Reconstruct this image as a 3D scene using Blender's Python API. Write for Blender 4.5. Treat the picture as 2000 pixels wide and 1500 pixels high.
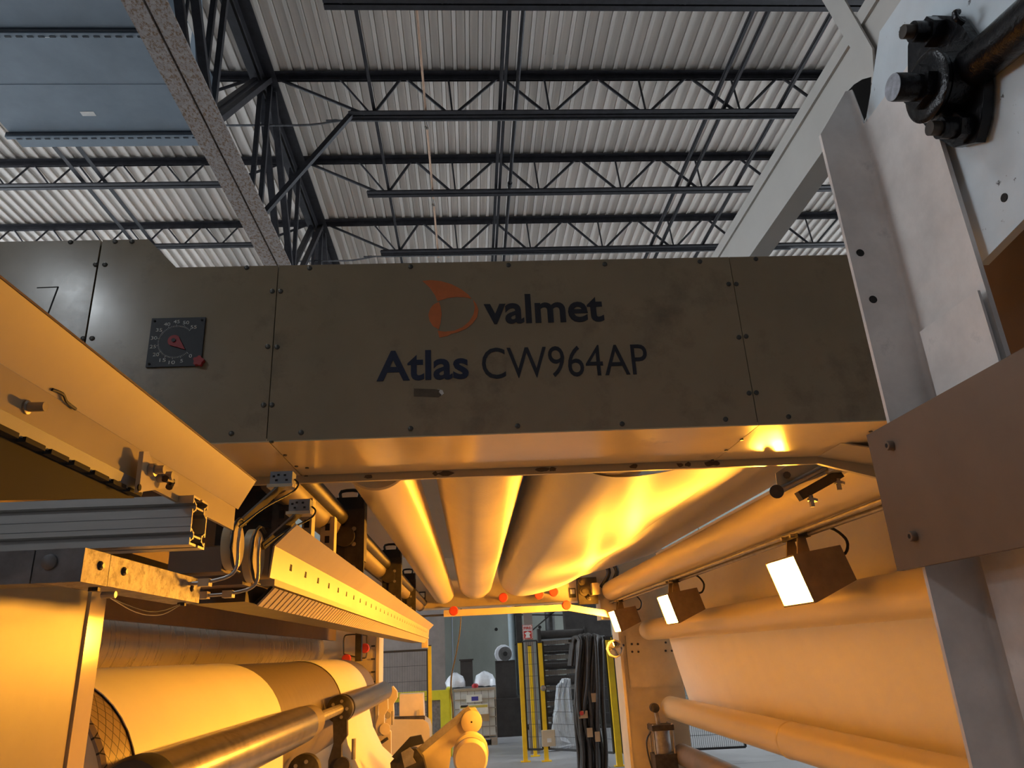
import bpy, bmesh, math, random
from mathutils import Vector, Matrix
random.seed(7)
for o in list(bpy.data.objects): bpy.data.objects.remove(o)
S = bpy.context.scene
COL = S.collection

# ------------------------------------------------------------------ camera
F_PX = 1420.0
CAM = Vector((0, 0, 1.7))
def cam_rot(p, y, r):
    base = Matrix(((1, 0, 0), (0, 0, 1), (0, -1, 0)))
    yaw = Matrix(((math.cos(y), math.sin(y), 0), (-math.sin(y), math.cos(y), 0), (0, 0, 1)))
    pit = Matrix(((1, 0, 0), (0, math.cos(p), math.sin(p)), (0, -math.sin(p), math.cos(p))))
    rol = Matrix(((math.cos(r), -math.sin(r), 0), (math.sin(r), math.cos(r), 0), (0, 0, 1)))
    return (rol @ pit @ base @ yaw).transposed()
CR = cam_rot(*[math.radians(a) for a in (20.2, -3.93, 3.06)])
cd = bpy.data.cameras.new('camera'); cam = bpy.data.objects.new('camera', cd); COL.objects.link(cam)
cam.matrix_world = Matrix.Translation(CAM) @ CR.to_4x4()
cd.sensor_fit = 'HORIZONTAL'; cd.sensor_width = 36; cd.lens = F_PX / 2000 * 36
cd.clip_start = 0.02; cd.clip_end = 200
S.camera = cam
S.view_settings.view_transform = 'Standard'; S.view_settings.look = 'None'
S.view_settings.gamma = 1; S.view_settings.use_curve_mapping = False
S.view_settings.exposure = 0.0
w = bpy.data.worlds.new('world'); S.world = w; w.use_nodes = True
w.node_tree.nodes['Background'].inputs[0].default_value = (.62, .72, .9, 1)
w.node_tree.nodes['Background'].inputs[1].default_value = 0.25
LAMP_COL = (1.0, .41, .035); LAMP_STRENGTH = 520.0
FILL_COL = (.86, .93, 1.0); FILL_STRENGTH = 9.0  # fill light of the added side-wall windows
HIGHBAY_W = 45

def U(px, py, X=None, Y=None, Z=None):
    """direction of a photo pixel met with the plane X=, Y= or Z= (2000x1500 frame)"""
    d = CR @ Vector((px - 1000, 750 - py, -F_PX))
    if X is not None: t = (X - CAM.x) / d.x
    elif Y is not None: t = (Y - CAM.y) / d.y
    else: t = (Z - CAM.z) / d.z
    return CAM + d * t

# ------------------------------------------------------------------ materials
MATS = {}
def mat(name, col, rough=.5, metal=0., var=.12, scale=6., stretch=(1, 1, 1), bump=0., spots=None, spec=.5,
        emit=None, strength=0., trans=0., spot_scale=3., spot_cut=.6, spot_soft=.08, rvar=.0, objvar=0., alpha=None):
    m = bpy.data.materials.new(name); m.use_nodes = True; MATS[name] = m
    nt = m.node_tree; N = nt.nodes; L = nt.links; b = N['Principled BSDF']
    b.inputs['Roughness'].default_value = rough; b.inputs['Metallic'].default_value = metal
    b.inputs['Specular IOR Level'].default_value = spec
    tc = N.new('ShaderNodeTexCoord'); mp = N.new('ShaderNodeMapping'); mp.inputs['Scale'].default_value = stretch
    L.new(tc.outputs['Object'], mp.inputs['Vector'])
    nz = N.new('ShaderNodeTexNoise'); nz.inputs['Scale'].default_value = scale; nz.inputs['Detail'].default_value = 6
    nz.inputs['Roughness'].default_value = .62
    L.new(mp.outputs['Vector'], nz.inputs['Vector'])
    cr = N.new('ShaderNodeValToRGB'); e = cr.color_ramp.elements
    e[0].position = .3; e[1].position = .7
    e[0].color = (*[c * (1 - var) for c in col], 1); e[1].color = (*[min(1, c * (1 + var)) for c in col], 1)
    L.new(nz.outputs['Fac'], cr.inputs['Fac']); out = cr.outputs['Color']
    if spots:
        n2 = N.new('ShaderNodeTexNoise'); n2.inputs['Scale'].default_value = spot_scale; n2.inputs['Detail'].default_value = 8
        n2.inputs['Roughness'].default_value = .7
        L.new(mp.outputs['Vector'], n2.inputs['Vector'])
        r2 = N.new('ShaderNodeMapRange'); r2.inputs['From Min'].default_value = spot_cut; r2.inputs['From Max'].default_value = spot_cut + spot_soft
        L.new(n2.outputs['Fac'], r2.inputs['Value'])
        mx = N.new('ShaderNodeMix'); mx.data_type = 'RGBA'; mx.inputs['B'].default_value = (*spots, 1)
        L.new(r2.outputs['Result'], mx.inputs['Factor']); L.new(out, mx.inputs['A']); out = mx.outputs['Result']
    if objvar:
        oi = N.new('ShaderNodeObjectInfo'); mr = N.new('ShaderNodeMapRange')
        mr.inputs['To Min'].default_value = 1 - objvar; mr.inputs['To Max'].default_value = 1 + objvar
        L.new(oi.outputs['Random'], mr.inputs['Value'])
        mm = N.new('ShaderNodeMix'); mm.data_type = 'RGBA'; mm.blend_type = 'MULTIPLY'; mm.inputs['Factor'].default_value = 1
        cmb = N.new('ShaderNodeCombineColor')
        for k in range(3): L.new(mr.outputs['Result'], cmb.inputs[k])
        L.new(out, mm.inputs['A']); L.new(cmb.outputs[0], mm.inputs['B']); out = mm.outputs['Result']
    L.new(out, b.inputs['Base Color'])
    if rvar:
        r3 = N.new('ShaderNodeMapRange'); r3.inputs['From Min'].default_value = .3; r3.inputs['From Max'].default_value = .7
        r3.inputs['To Min'].default_value = max(.02, rough - rvar); r3.inputs['To Max'].default_value = rough + rvar
        L.new(nz.outputs['Fac'], r3.inputs['Value']); L.new(r3.outputs['Result'], b.inputs['Roughness'])
    if bump:
        bp = N.new('ShaderNodeBump'); bp.inputs['Strength'].default_value = bump; bp.inputs['Distance'].default_value = .01
        L.new(nz.outputs['Fac'], bp.inputs['Height']); L.new(bp.outputs['Normal'], b.inputs['Normal'])
    if emit:
        b.inputs['Emission Color'].default_value = (*emit, 1); b.inputs['Emission Strength'].default_value = strength
    if alpha is not None: b.inputs['Alpha'].default_value = alpha
    if trans:
        t = N.new('ShaderNodeBsdfTranslucent'); L.new(out, t.inputs['Color'])
        ms = N.new('ShaderNodeMixShader'); ms.inputs['Fac'].default_value = trans
        L.new(b.outputs[0], ms.inputs[1]); L.new(t.outputs[0], ms.inputs[2])
        L.new(ms.outputs[0], N['Material Output'].inputs['Surface'])
    return m
mat('deck', (.76, .71, .66), .6, 0, .10, 2.2, (9, .10, 1), .0, (.40, .31, .23), .4, spot_scale=2.0, spot_cut=.63, spot_soft=.08, objvar=.12)
mat('deck_patch', (.78, .8, .82), .5, 0, .1)
mat('dark_steel', (.042, .042, .050), .5, .3, .3, 9)
mat('girder_dust', (.36, .33, .32), .85, 0, .2, 30, (1, .6, 1), .3, (.20, .125, .07), spot_scale=55, spot_cut=.49, spot_soft=.1)
mat('duct_blue', (.22, .28, .34), .55, 0, .1, 3, bump=.05)
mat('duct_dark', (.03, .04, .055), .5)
mat('duct_label', (.8, .8, .78), .6)
mat('orange_cord', (.55, .36, .25), .7)
mat('galv', (.36, .33, .30), .5, .25, .35, 40, bump=.1, spots=(.19, .17, .15), spot_scale=70, spot_cut=.5, spot_soft=.12)
mat('galv_dark', (.19, .195, .21), .55, .4, .3, 25)
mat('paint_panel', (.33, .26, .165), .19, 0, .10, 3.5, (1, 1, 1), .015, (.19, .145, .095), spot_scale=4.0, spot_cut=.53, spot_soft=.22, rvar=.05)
mat('paint_cream', (.49, .41, .27), .33, 0, .08, 4, bump=.02, spots=(.42, .35, .26), spot_scale=5, spot_cut=.70, spot_soft=.06)
mat('paint_cabinet', (.43, .34, .19), .33, 0, .08, 4, bump=.02, spots=(.52, .44, .30), spot_scale=5, spot_cut=.68, spot_soft=.05)
mat('paint_frame', (.60, .50, .35), .42, 0, .12, 4, bump=.02, spots=(.30, .24, .17), spot_scale=4, spot_cut=.66, spot_soft=.1)
mat('paint_beam', (.44, .42, .39), .4, 0, .06, 3)
mat('seam_dark', (.02, .018, .016), .7)
mat('screw', (.10, .095, .085), .35, .8, .3, 60)
mat('ink', (.018, .018, .026), .5, 0, .2, 30)
mat('ink_blue', (.012, .018, .05), .5, 0, .2, 30)
mat('logo_orange', (.62, .17, .045), .5, 0, .1, 30)
mat('tape_brown', (.11, .08, .05), .6, 0, .3, 40)
mat('dial_black', (.012, .012, .018), .4)
mat('dial_white', (.75, .75, .72), .5)
mat('red_plastic', (.40, .025, .03), .4)
mat('post_steel', (.74, .71, .69), .48, .0, .14, 14, bump=.03, spots=(.42, .41, .41), spot_scale=14, spot_cut=.6, spot_soft=.2)
mat('bracket_white', (.60, .67, .72), .45, .1, .1, 9, spots=(.10, .10, .11), spot_scale=55, spot_cut=.645, spot_soft=.03, bump=.02)
mat('black_oil', (.010, .010, .012), .25, .4, .5, 30, bump=.35)
mat('stud_end', (.40, .42, .47), .4, .7, .3, 120)
mat('brown_plate', (.17, .115, .08), .6, 0, .1, 9, spots=(.13, .085, .06), spot_scale=6, spot_cut=.6, spot_soft=.2)
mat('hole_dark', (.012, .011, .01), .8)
mat('alu', (.46, .44, .42), .38, .75, .12, 3, (.3, 8, 8), rvar=.08)
mat('chrome', (.50, .43, .34), .30, .6, .12, 3, (.8, 12, .8), 0, (.26, .20, .13), spot_scale=.9, spot_cut=.60, spot_soft=.12, rvar=.05)
mat('chrome_core', (.40, .38, .36), .26, 1., .22, 4, (3, 3, 3), 0, (.14, .12, .10), spot_scale=3, spot_cut=.55, spot_soft=.2)
mat('roller_paint', (.66, .54, .34), .30, .1, .02, 1.0)
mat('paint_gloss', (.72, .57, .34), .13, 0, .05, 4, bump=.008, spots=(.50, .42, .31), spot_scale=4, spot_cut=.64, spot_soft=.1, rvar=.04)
mat('roller_dark', (.16, .12, .09), .5, 0, .2, 4)
mat('drum_rubber', (.16, .125, .09), .45, .1, .15, 4, (1, 12, 1))
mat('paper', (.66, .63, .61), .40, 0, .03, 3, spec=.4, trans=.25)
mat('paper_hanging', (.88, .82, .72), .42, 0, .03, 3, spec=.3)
mat('paper_roll', (.68, .64, .60), .42, 0, .03, 3, spec=.4)
mat('lamp_body', (.15, .105, .08), .55, 0, .15, 20)
mat('lamp_face', (.9, .9, .9), .5, emit=LAMP_COL, strength=LAMP_STRENGTH)
mat('black_plastic', (.02, .019, .018), .45)
mat('grey_plastic', (.24, .25, .27), .5)
mat('red_disc', (.50, .04, .025), .45, 0, .15, 12)
mat('concrete_wall', (.27, .29, .26), .85, 0, .14, 1.3, (1, 1, .6), .1)
mat('concrete_column', (.24, .20, .175), .85, 0, .16, 2.5, bump=.1)
mat('concrete_floor', (.30, .30, .31), .5, 0, .18, 1.2, rvar=.15, spots=(.19, .19, .2), spot_scale=2, spot_cut=.58, spot_soft=.2)
mat('hall_wall', (.20, .20, .21), .8, 0, .1, 1)
mat('fill_window_glow', (.8, .85, .9), .4, emit=FILL_COL, strength=FILL_STRENGTH)  # emission of the added windows, fill for the roof deck
mat('yellow_paint', (.95, .60, .02), .42, 0, .1, 8)
mat('yellow_green', (.66, .62, .03), .42, 0, .1, 8)
mat('mesh_wire', (.02, .02, .02), .5)
mat('tote_plastic', (.62, .64, .66), .45, 0, .06, 4)
mat('tote_cage', (.34, .35, .36), .4, .7)
mat('white_film', (.66, .70, .76), .28, 0, .12, 10, bump=.5)
mat('sticker_blue', (.05, .05, .32), .5)
mat('sticker_yellow', (.62, .48, .10), .6)
mat('sticker_white', (.75, .73, .7), .6)
mat('cardboard', (.44, .29, .16), .8)
mat('sign_red', (.55, .03, .025), .5)
mat('hose', (.035, .028, .024), .5, 0, .3, 20)
mat('rack_dark', (.035, .030, .027), .6, .2, .3, 6)
mat('mech_dark', (.06, .05, .042), .45, .5, .4, 18)
mat('mech_steel', (.33, .30, .27), .4, .7, .25, 18)
mat('glass_mirror', (.5, .5, .5), .08, 1., .05)
mat('motor_grey', (.10, .10, .10), .5, .3, .3, 8)
mat('blue_pipe', (.30, .37, .40), .5)
def drum_hatch():
    m = mat('drum_hatch', (.25, .185, .12), .42, .1, .12, 6); nt = m.node_tree; N = nt.nodes; L = nt.links; b = N['Principled BSDF']
    tc = N.new('ShaderNodeTexCoord'); sx = N.new('ShaderNodeSeparateXYZ'); L.new(tc.outputs['Object'], sx.inputs[0])
    def mt(op, a, c=None):
        n = N.new('ShaderNodeMath'); n.operation = op
        for i, v in enumerate((a, c)):
            if v is None: continue
            if isinstance(v, (int, float)): n.inputs[i].default_value = v
            else: L.new(v, n.inputs[i])
        return n.outputs[0]
    ang = mt('MULTIPLY', mt('ARCTAN2', sx.outputs['Z'], sx.outputs['X']), 48 / (2 * math.pi))
    yy = mt('MULTIPLY', sx.outputs['Y'], 22.0)
    def line(s):
        u = mt('FRACT', mt('ADD' if s > 0 else 'SUBTRACT', ang, yy))
        return mt('LESS_THAN', mt('ABSOLUTE', mt('SUBTRACT', u, .5)), .045)
    g = mt('MAXIMUM', line(1), line(-1))
    src = b.inputs['Base Color'].links[0].from_socket
    mx = N.new('ShaderNodeMix'); mx.data_type = 'RGBA'; mx.inputs['B'].default_value = (.02, .015, .01, 1)
    L.new(g, mx.inputs['Factor']); L.new(src, mx.inputs['A']); L.new(mx.outputs['Result'], b.inputs['Base Color'])
drum_hatch()
def ribbed():
    m = mat('roller_ribbed', (.58, .50, .37), .36, .3, .06, 4); nt = m.node_tree; N = nt.nodes; L = nt.links; b = N['Principled BSDF']
    tc = N.new('ShaderNodeTexCoord'); wv = N.new('ShaderNodeTexWave'); wv.bands_direction = 'Y'; wv.inputs['Scale'].default_value = 26
    wv.inputs['Distortion'].default_value = 1.2; wv.inputs['Detail Scale'].default_value = 5
    L.new(tc.outputs['Object'], wv.inputs['Vector'])
    bp = N.new('ShaderNodeBump'); bp.inputs['Strength'].default_value = .35; bp.inputs['Distance'].default_value = .004
    L.new(wv.outputs['Fac'], bp.inputs['Height']); L.new(bp.outputs['Normal'], b.inputs['Normal'])
ribbed()

# ------------------------------------------------------------------ object helpers
WORG = {}
def tag(o, label=None, cat=None, group=None, kind=None):
    if label: o['label'] = label
    if cat: o['category'] = cat
    if group: o['group'] = group
    if kind: o['kind'] = kind
    return o
def thing(name, loc, label=None, cat=None, group=None, kind=None):
    o = bpy.data.objects.new(name, None); o.empty_display_size = .1; COL.objects.link(o)
    o.location = loc; WORG[o] = Vector(loc)
    return tag(o, label, cat, group, kind)
def obj(name, bm, m, parent=None, label=None, cat=None, group=None, kind=None, smooth=None, bevel=0.):
    if bevel:
        es = [e for e in bm.edges if len(e.link_faces) == 2 and e.calc_face_angle(0) > .7]
        bmesh.ops.bevel(bm, geom=es, offset=bevel, segments=2, affect='EDGES', profile=.6, clamp_overlap=True)
    bmesh.ops.recalc_face_normals(bm, faces=bm.faces[:])
    vs = [v.co for v in bm.verts]
    lo = Vector([min(v[i] for v in vs) for i in range(3)]); hi = Vector([max(v[i] for v in vs) for i in range(3)])
    c = (lo + hi) / 2
    if parent is None: c.z = lo.z
    bmesh.ops.translate(bm, verts=bm.verts[:], vec=-c)
    me = bpy.data.meshes.new(name); bm.to_mesh(me); bm.free()
    if smooth is not None:
        for p in me.polygons: p.use_smooth = True
        try: me.set_sharp_from_angle(angle=math.radians(smooth))
        except Exception: pass
    me.materials.append(MATS[m])
    o = bpy.data.objects.new(name, me); COL.objects.link(o); WORG[o] = c.copy()
    if parent is not None:
        o.parent = parent; o.location = c - WORG[parent]
    else: o.location = c
    return tag(o, label, cat, group, kind)
def inst(src, name, parent, loc, rot=None, m=None, scale=None):
    o = bpy.data.objects.new(name, src); COL.objects.link(o); WORG[o] = Vector(loc)
    if parent is not None: o.parent = parent; o.location = Vector(loc) - WORG[parent]
    else: o.location = loc
    if rot is not None:
        o.rotation_mode = 'QUATERNION'; o.rotation_quaternion = rot
    if scale: o.scale = scale
    return o
def mesh_from(name, bm, m, smooth=None):
    bmesh.ops.recalc_face_normals(bm, faces=bm.faces[:])
    me = bpy.data.meshes.new(name); bm.to_mesh(me); bm.free(); me.materials.append(MATS[m])
    if smooth is not None:
        for p in me.polygons: p.use_smooth = True
        me.set_sharp_from_angle(angle=math.radians(smooth))
    return me
def dup(root, off, label=None, group=None):
    r = root.copy(); COL.objects.link(r); r.location = root.location + Vector(off); WORG[r] = WORG[root] + Vector(off)
    if label: r['label'] = label
    if group: r['group'] = group
    for ch in list(root.children):
        c = ch.copy(); COL.objects.link(c); c.parent = r; WORG[c] = WORG.get(ch, Vector()) + Vector(off)
        for g in list(ch.children):
            d = g.copy(); COL.objects.link(d); d.parent = c
    return r
B = bmesh.new
def box(bm, x0, x1, y0, y1, z0, z1):
    v = [bm.verts.new((x, y, z)) for z in (z0, z1) for y in (y0, y1) for x in (x0, x1)]
    for f in ((0, 2, 3, 1), (4, 5, 7, 6), (0, 1, 5, 4), (2, 6, 7, 3), (0, 4, 6, 2), (1, 3, 7, 5)): bm.faces.new([v[i] for i in f])
    return bm
def prism(bm, pts, vec):
    a = [bm.verts.new(p) for p in pts]; b = [bm.verts.new(Vector(p) + Vector(vec)) for p in pts]; n = len(a)
    bm.faces.new(a); bm.faces.new(b[::-1])
    for i in range(n): bm.faces.new((a[i], b[i], b[(i + 1) % n], a[(i + 1) % n]))
    return bm
def frame_of(d):
    d = d.normalized(); u = d.cross(Vector((0, 0, 1)) if abs(d.z) < .9 else Vector((1, 0, 0))).normalized()
    return u, d.cross(u).normalized()
def cyl(bm, p0, p1, r, seg=20, r2=None, caps=True):
    p0 = Vector(p0); p1 = Vector(p1); u, v = frame_of(p1 - p0); r2 = r if r2 is None else r2
    A = []; Bq = []
    for i in range(seg):
        a = 2 * math.pi * i / seg; k = u * math.cos(a) + v * math.sin(a)
        A.append(bm.verts.new(p0 + k * r)); Bq.append(bm.verts.new(p1 + k * r2))
    for i in range(seg): bm.faces.new((A[i], A[(i + 1) % seg], Bq[(i + 1) % seg], Bq[i]))
    if caps: bm.faces.new(A[::-1]); bm.faces.new(Bq)
    return bm
def lathe(bm, p0, d, prof, seg=32):
    """prof: list of (distance along d, radius)"""
    p0 = Vector(p0); d = Vector(d).normalized(); u, v = frame_of(d); rings = []
    for t, r in prof:
        rings.append([bm.verts.new(p0 + d * t + (u * math.cos(2 * math.pi * i / seg) + v * math.sin(2 * math.pi * i / seg)) * max(r, 1e-4)) for i in range(seg)])
    for a, b in zip(rings, rings[1:]):
        for i in range(seg): bm.faces.new((a[i], a[(i + 1) % seg], b[(i + 1) % seg], b[i]))
    bm.faces.new(rings[0][::-1]); bm.faces.new(rings[-1])
    return bm
def tube(bm, pts, r, seg=8, smooth_n=0):
    pts = [Vector(p) for p in pts]
    if smooth_n:
        q = []
        P = [pts[0]] + pts + [pts[-1]]
        for i in range(1, len(P) - 2):
            for k in range(smooth_n):
                t = k / smooth_n; a, b, c, d = P[i - 1], P[i], P[i + 1], P[i + 2]
                q.append(.5 * ((2 * b) + (c - a) * t + (2 * a - 5 * b + 4 * c - d) * t * t + (3 * b - a - 3 * c + d) * t ** 3))
        pts = q + [pts[-1]]
    rings = []
    for i, p in enumerate(pts):
        d = pts[min(i + 1, len(pts) - 1)] - pts[max(i - 1, 0)]
        u, v = frame_of(d)
        if rings and u.dot(pu) < 0: u = -u; v = -v
        pu = u
        rings.append([bm.verts.new(p + (u * math.cos(2 * math.pi * k / seg) + v * math.sin(2 * math.pi * k / seg)) * r) for k in range(seg)])
    for a, b in zip(rings, rings[1:]):
        for k in range(seg): bm.faces.new((a[k], a[(k + 1) % seg], b[(k + 1) % seg], b[k]))
    bm.faces.new(rings[0][::-1]); bm.faces.new(rings[-1])
    return bm
def bar(bm, p0, p1, w, t):
    """rectangular bar from p0 to p1"""
    p0 = Vector(p0); p1 = Vector(p1); u, v = frame_of(p1 - p0)
    q = [p0 + u * a * w / 2 + v * b * t / 2 for a, b in ((-1, -1), (1, -1), (1, 1), (-1, 1))]
    return prism(bm, q, p1 - p0)
def plate(bm, q, n):
    """plate from a loop of points with thickness vector n"""
    return prism(bm, q, n)
def ysec(bm, sec, y0, y1):
    """closed (X,Z) section extruded along Y"""
    return prism(bm, [(x, y0, z) for x, z in sec], (0, y1 - y0, 0))
def sheet_y(bm, sec, y0, y1, th, ny=1):
    """open (X,Z) polyline extruded along Y with thickness"""
    n = len(sec); off = []
    for i in range(n):
        a = Vector(sec[max(i - 1, 0)]); b = Vector(sec[min(i + 1, n - 1)]); t = (b - a).normalized(); off.append(Vector((-t.y, t.x)) * th)
    full = [Vector(s) for s in sec] + [Vector(s) + o for s, o in reversed(list(zip(sec, off)))]
    m = len(full); rows = []
    for j in range(ny + 1):
        y = y0 + (y1 - y0) * j / ny; rows.append([bm.verts.new((p.x, y, p.y)) for p in full])
    for a, b in zip(rows, rows[1:]):
        for i in range(m): bm.faces.new((a[i], a[(i + 1) % m], b[(i + 1) % m], b[i]))
    bm.faces.new(rows[0][::-1]); bm.faces.new(rows[-1])
    return bm
def curve2(pts, n=8):
    P = [Vector(p) for p in pts]; P = [P[0]] + P + [P[-1]]; q = []
    for i in range(1, len(P) - 2):
        for k in range(n):
            t = k / n; a, b, c, d = P[i - 1], P[i], P[i + 1], P[i + 2]
            q.append(.5 * ((2 * b) + (c - a) * t + (2 * a - 5 * b + 4 * c - d) * t * t + (3 * b - a - 3 * c + d) * t ** 3))
    return q + [P[-1]]
def hexbolt(bm, p, d, r, h):
    cyl(bm, p, Vector(p) + Vector(d).normalized() * h, r, 6); return bm
def text_mesh(txt, x0, x1, z0, z1, y, name, m, parent, bold=0., depth=.0012):
    """flat letters filling the rectangle x0..x1, z0..z1 on the plane Y=y"""
    c = bpy.data.curves.new('t', 'FONT'); c.body = txt; c.size = 1; c.offset = bold; c.extrude = .001; c.resolution_u = 4
    to = bpy.data.objects.new('t', c); COL.objects.link(to)
    dg = bpy.context.evaluated_depsgraph_get(); me = bpy.data.meshes.new_from_object(to.evaluated_get(dg))
    bpy.data.objects.remove(to); bpy.data.curves.remove(c)
    xs = [v.co.x for v in me.vertices]; ys = [v.co.y for v in me.vertices]
    ax, bx, ay, by = min(xs), max(xs), min(ys), max(ys)
    bm = B(); bm.from_mesh(me); bpy.data.meshes.remove(me)
    for v in bm.verts:
        front = v.co.z > 0
        v.co = Vector((x0 + (v.co.x - ax) / (bx - ax) * (x1 - x0), y - depth if front else y + .0004, z0 + (v.co.y - ay) / (by - ay) * (z1 - z0)))
    return obj(name, bm, m, parent)

# ------------------------------------------------------------------ hall: floor, walls, added glowing windows, roof
ZD = 8.42
fl = thing('floor', (0, 8, 0), kind='structure')
for i in range(7):
    for j in range(8):
        x0 = -14 + i * 4; y0 = -7 + j * 3.75
        obj('floor_slab', box(B(), x0 + .006, x0 + 3.994, y0 + .006, y0 + 3.744, -.2, 0), 'concrete_floor', fl)
wb = thing('wall_back', (0, 21.2, 0), kind='structure')
for i in range(8):
    x0 = -14.4 + i * 3.6 - .55
    p = obj('wall_panel', box(B(), x0 + .012, x0 + 3.588, 21.0, 21.3, 0, 8.9), 'concrete_wall', wb, bevel=.01)
    for zx in (1.2, 2.4):
        for z in (.9, 2.3, 3.7, 5.1):
            obj('tie_hole', cyl(B(), (x0 + zx, 20.992, z), (x0 + zx, 21.0, z), .045, 12), 'hole_dark', p)
obj('wall_front', box(B(), -14, 14, -7.2, -7, 0, 8.9), 'hall_wall', kind='structure')
for s, nm in ((-1, 'wall_left'), (1, 'wall_right')):
    wl = thing(nm, (s * 14, 7, 0), kind='structure')
    xa, xb = sorted((s * 14, s * 14.2))
    obj('lower_wall', box(B(), xa, xb, -7, 21, 0, 3.6), 'hall_wall', wl)
    obj('upper_wall', box(B(), xa, xb, -7, 21, 7.4, 8.9), 'hall_wall', wl)
    ywin = 3. if s < 0 else 7.5
    obj('blind_wall', box(B(), xa, xb, -7, ywin - .06, 3.6, 7.4), 'hall_wall', wl)
    wn = thing('fill_window_%d' % (1 if s < 0 else 2), (s * 14, 7, 3.6), kind='structure')  # unseen glowing window, added to give the hall its ambient light
    for k in range(4 if s < 0 else 3):
        y0 = ywin + k * 4.5
        obj('fill_pane', box(B(), xa + .08, xb - .08, y0 + .06, y0 + 4.44, 3.66, 7.34), 'fill_window_glow', wn)
        obj('added_mullion', box(B(), xa, xb, y0 - .06, y0 + .06, 3.6, 7.4), 'dark_steel', wn)
ce = thing('ceiling', (0, 7, ZD), kind='structure')
def deck_mesh(L):
    bm = B(); pit = .1524; sec = []
    for k in range(6):
        x = k * pit
        sec += [(x, .026), (x + .0915, .026), (x + .0935, .058), (x + .0985, .058), (x + .1005, 0), (x + .1425, 0), (x + .1445, .058), (x + .1495, .058), (x + pit - .0008, .026)]
    n = len(sec)
    a = [bm.verts.new((x, 0, z)) for x, z in sec]; b = [bm.verts.new((x, L, z)) for x, z in sec]
    a2 = [bm.verts.new((x, 0, z + .004)) for x, z in sec]; b2 = [bm.verts.new((x, L, z + .004)) for x, z in sec]
    for i in range(n - 1):
        bm.faces.new((a[i], b[i], b[i + 1], a[i + 1])); bm.faces.new((a2[i], a2[i + 1], b2[i + 1], b2[i]))
    bm.faces.new((a[0], a2[0], b2[0], b[0])); bm.faces.new((a[-1], b[-1], b2[-1], a2[-1]))
    return mesh_from('deck_sheet', bm, 'deck')
SP = 1.596
dk = deck_mesh(SP * 3 - .012)
for j in range(7):
    y0 = 5.52 - SP * 9 + j * SP * 3 + SP
    for i in range(31):
        inst(dk, 'deck_sheet', ce, (-14.15 + i * .9144, y0, ZD))
obj('roof_membrane', box(B(), -14.4, 14.4, -7.5, 21.5, ZD + .1, ZD + .2), 'hall_wall', ce)

# roof joists -------------------------------------------------------
def angle_pair(L, s, t=.006, gap=.022, up=True):
    """double angle chord along X, legs outward; z=0 is the flat side"""
    bm = B()
    for sg in (-1, 1):
        y0, y1 = sorted((sg * gap / 2, sg * (gap / 2 + s))); box(bm, 0, L, y0, y1, -t if up else 0, 0 if up else t)
        y0, y1 = sorted((sg * gap / 2, sg * (gap / 2 + t))); box(bm, 0, L, y0, y1, -s if up else t, -t if up else s)
    return bm
XG = -2.31
def rod_mesh(name, r, seg=6):
    bm = B(); cyl(bm, (0, 0, 0), (0, 0, 1), r, seg); return mesh_from(name, bm, 'dark_steel')
web_m = rod_mesh('web_bar', .019); webs_m = rod_mesh('web_post', .013)
def rod_inst(me, name, parent, p0, p1):
    d = Vector(p1) - Vector(p0)
    return inst(me, name, parent, p0, Vector((0, 0, 1)).rotation_difference(d), scale=(1, 1, d.length))
XE = 9.6; ZT = 8.40; ZB = 7.80
tcR = mesh_from('top_chord', angle_pair(XE - XG - .1, .075), 'dark_steel')
bcR = mesh_from('bottom_chord', angle_pair(XE - .9 + 1.29, .062, up=False), 'dark_steel')
tcL = mesh_from('top_chord', angle_pair(11.5, .07), 'dark_steel')
bcL = mesh_from('bottom_chord', angle_pair(10.6, .055, up=False), 'dark_steel')
JY = [5.52 + SP * k for k in range(-1, 6)]
ordn = ['first', 'second', 'third', 'fourth', 'fifth', 'sixth', 'seventh']
for n, y in enumerate(JY):
    t = thing('roof_joist', (XG, y, ZB), 'deep dark steel roof joist, %s of its row, running right from the girder' % ordn[n], 'roof joist', 'deep roof joists')
    inst(tcR, 'top_chord', t, (XG + .1, y, ZT)); inst(bcR, 'bottom_chord', t, (-1.29, y, ZB))
    rod_inst(web_m, 'web_bar', t, (XG + .15, y, ZT - .04), (-1.10, y, ZB + .02))
    rod_inst(webs_m, 'web_post', t, (-1.42, y, ZT - .04), (-1.03, y, ZB + .02))
    k = 0
    while .54 + 1.185 * (k - 1) < XE - 1:
        xt = .54 + 1.185 * (k - 1); xb = xt + .57
        rod_inst(web_m, 'web_bar', t, (xb - 1.13 if k else -1.0, y, ZB + .02), (xt - .03, y, ZT - .04))
        rod_inst(web_m, 'web_bar', t, (xt + .03, y, ZT - .04), (xb - .03, y, ZB + .02))
        rod_inst(webs_m, 'web_post', t, (xb - .02, y, ZT - .04), (xb + .02, y, ZB + .02))
        k += 1
    t = thing('roof_joist', (XG, y, 8.0), 'shallow dark steel roof joist, %s of its row, running left from the girder' % ordn[n], 'roof joist', 'shallow roof joists')
    inst(tcL, 'top_chord', t, (XG - 11.6, y, ZT)); inst(bcL, 'bottom_chord', t, (XG - 11.6, y, 7.99))
    rod_inst(web_m, 'web_bar', t, (XG - .15, y, ZT - .04), (XG - .95, y, 8.02))
    k = 0
    while -3.53 - .59 * k > -13.2:
        xt = -3.53 - .59 * k
        rod_inst(webs_m, 'web_bar', t, (xt - .02, y, ZT - .04), (xt - .28, y, 8.02))
        rod_inst(webs_m, 'web_bar', t, (xt - .31, y, 8.02), (xt - .57, y, ZT - .04)); k += 1

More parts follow.
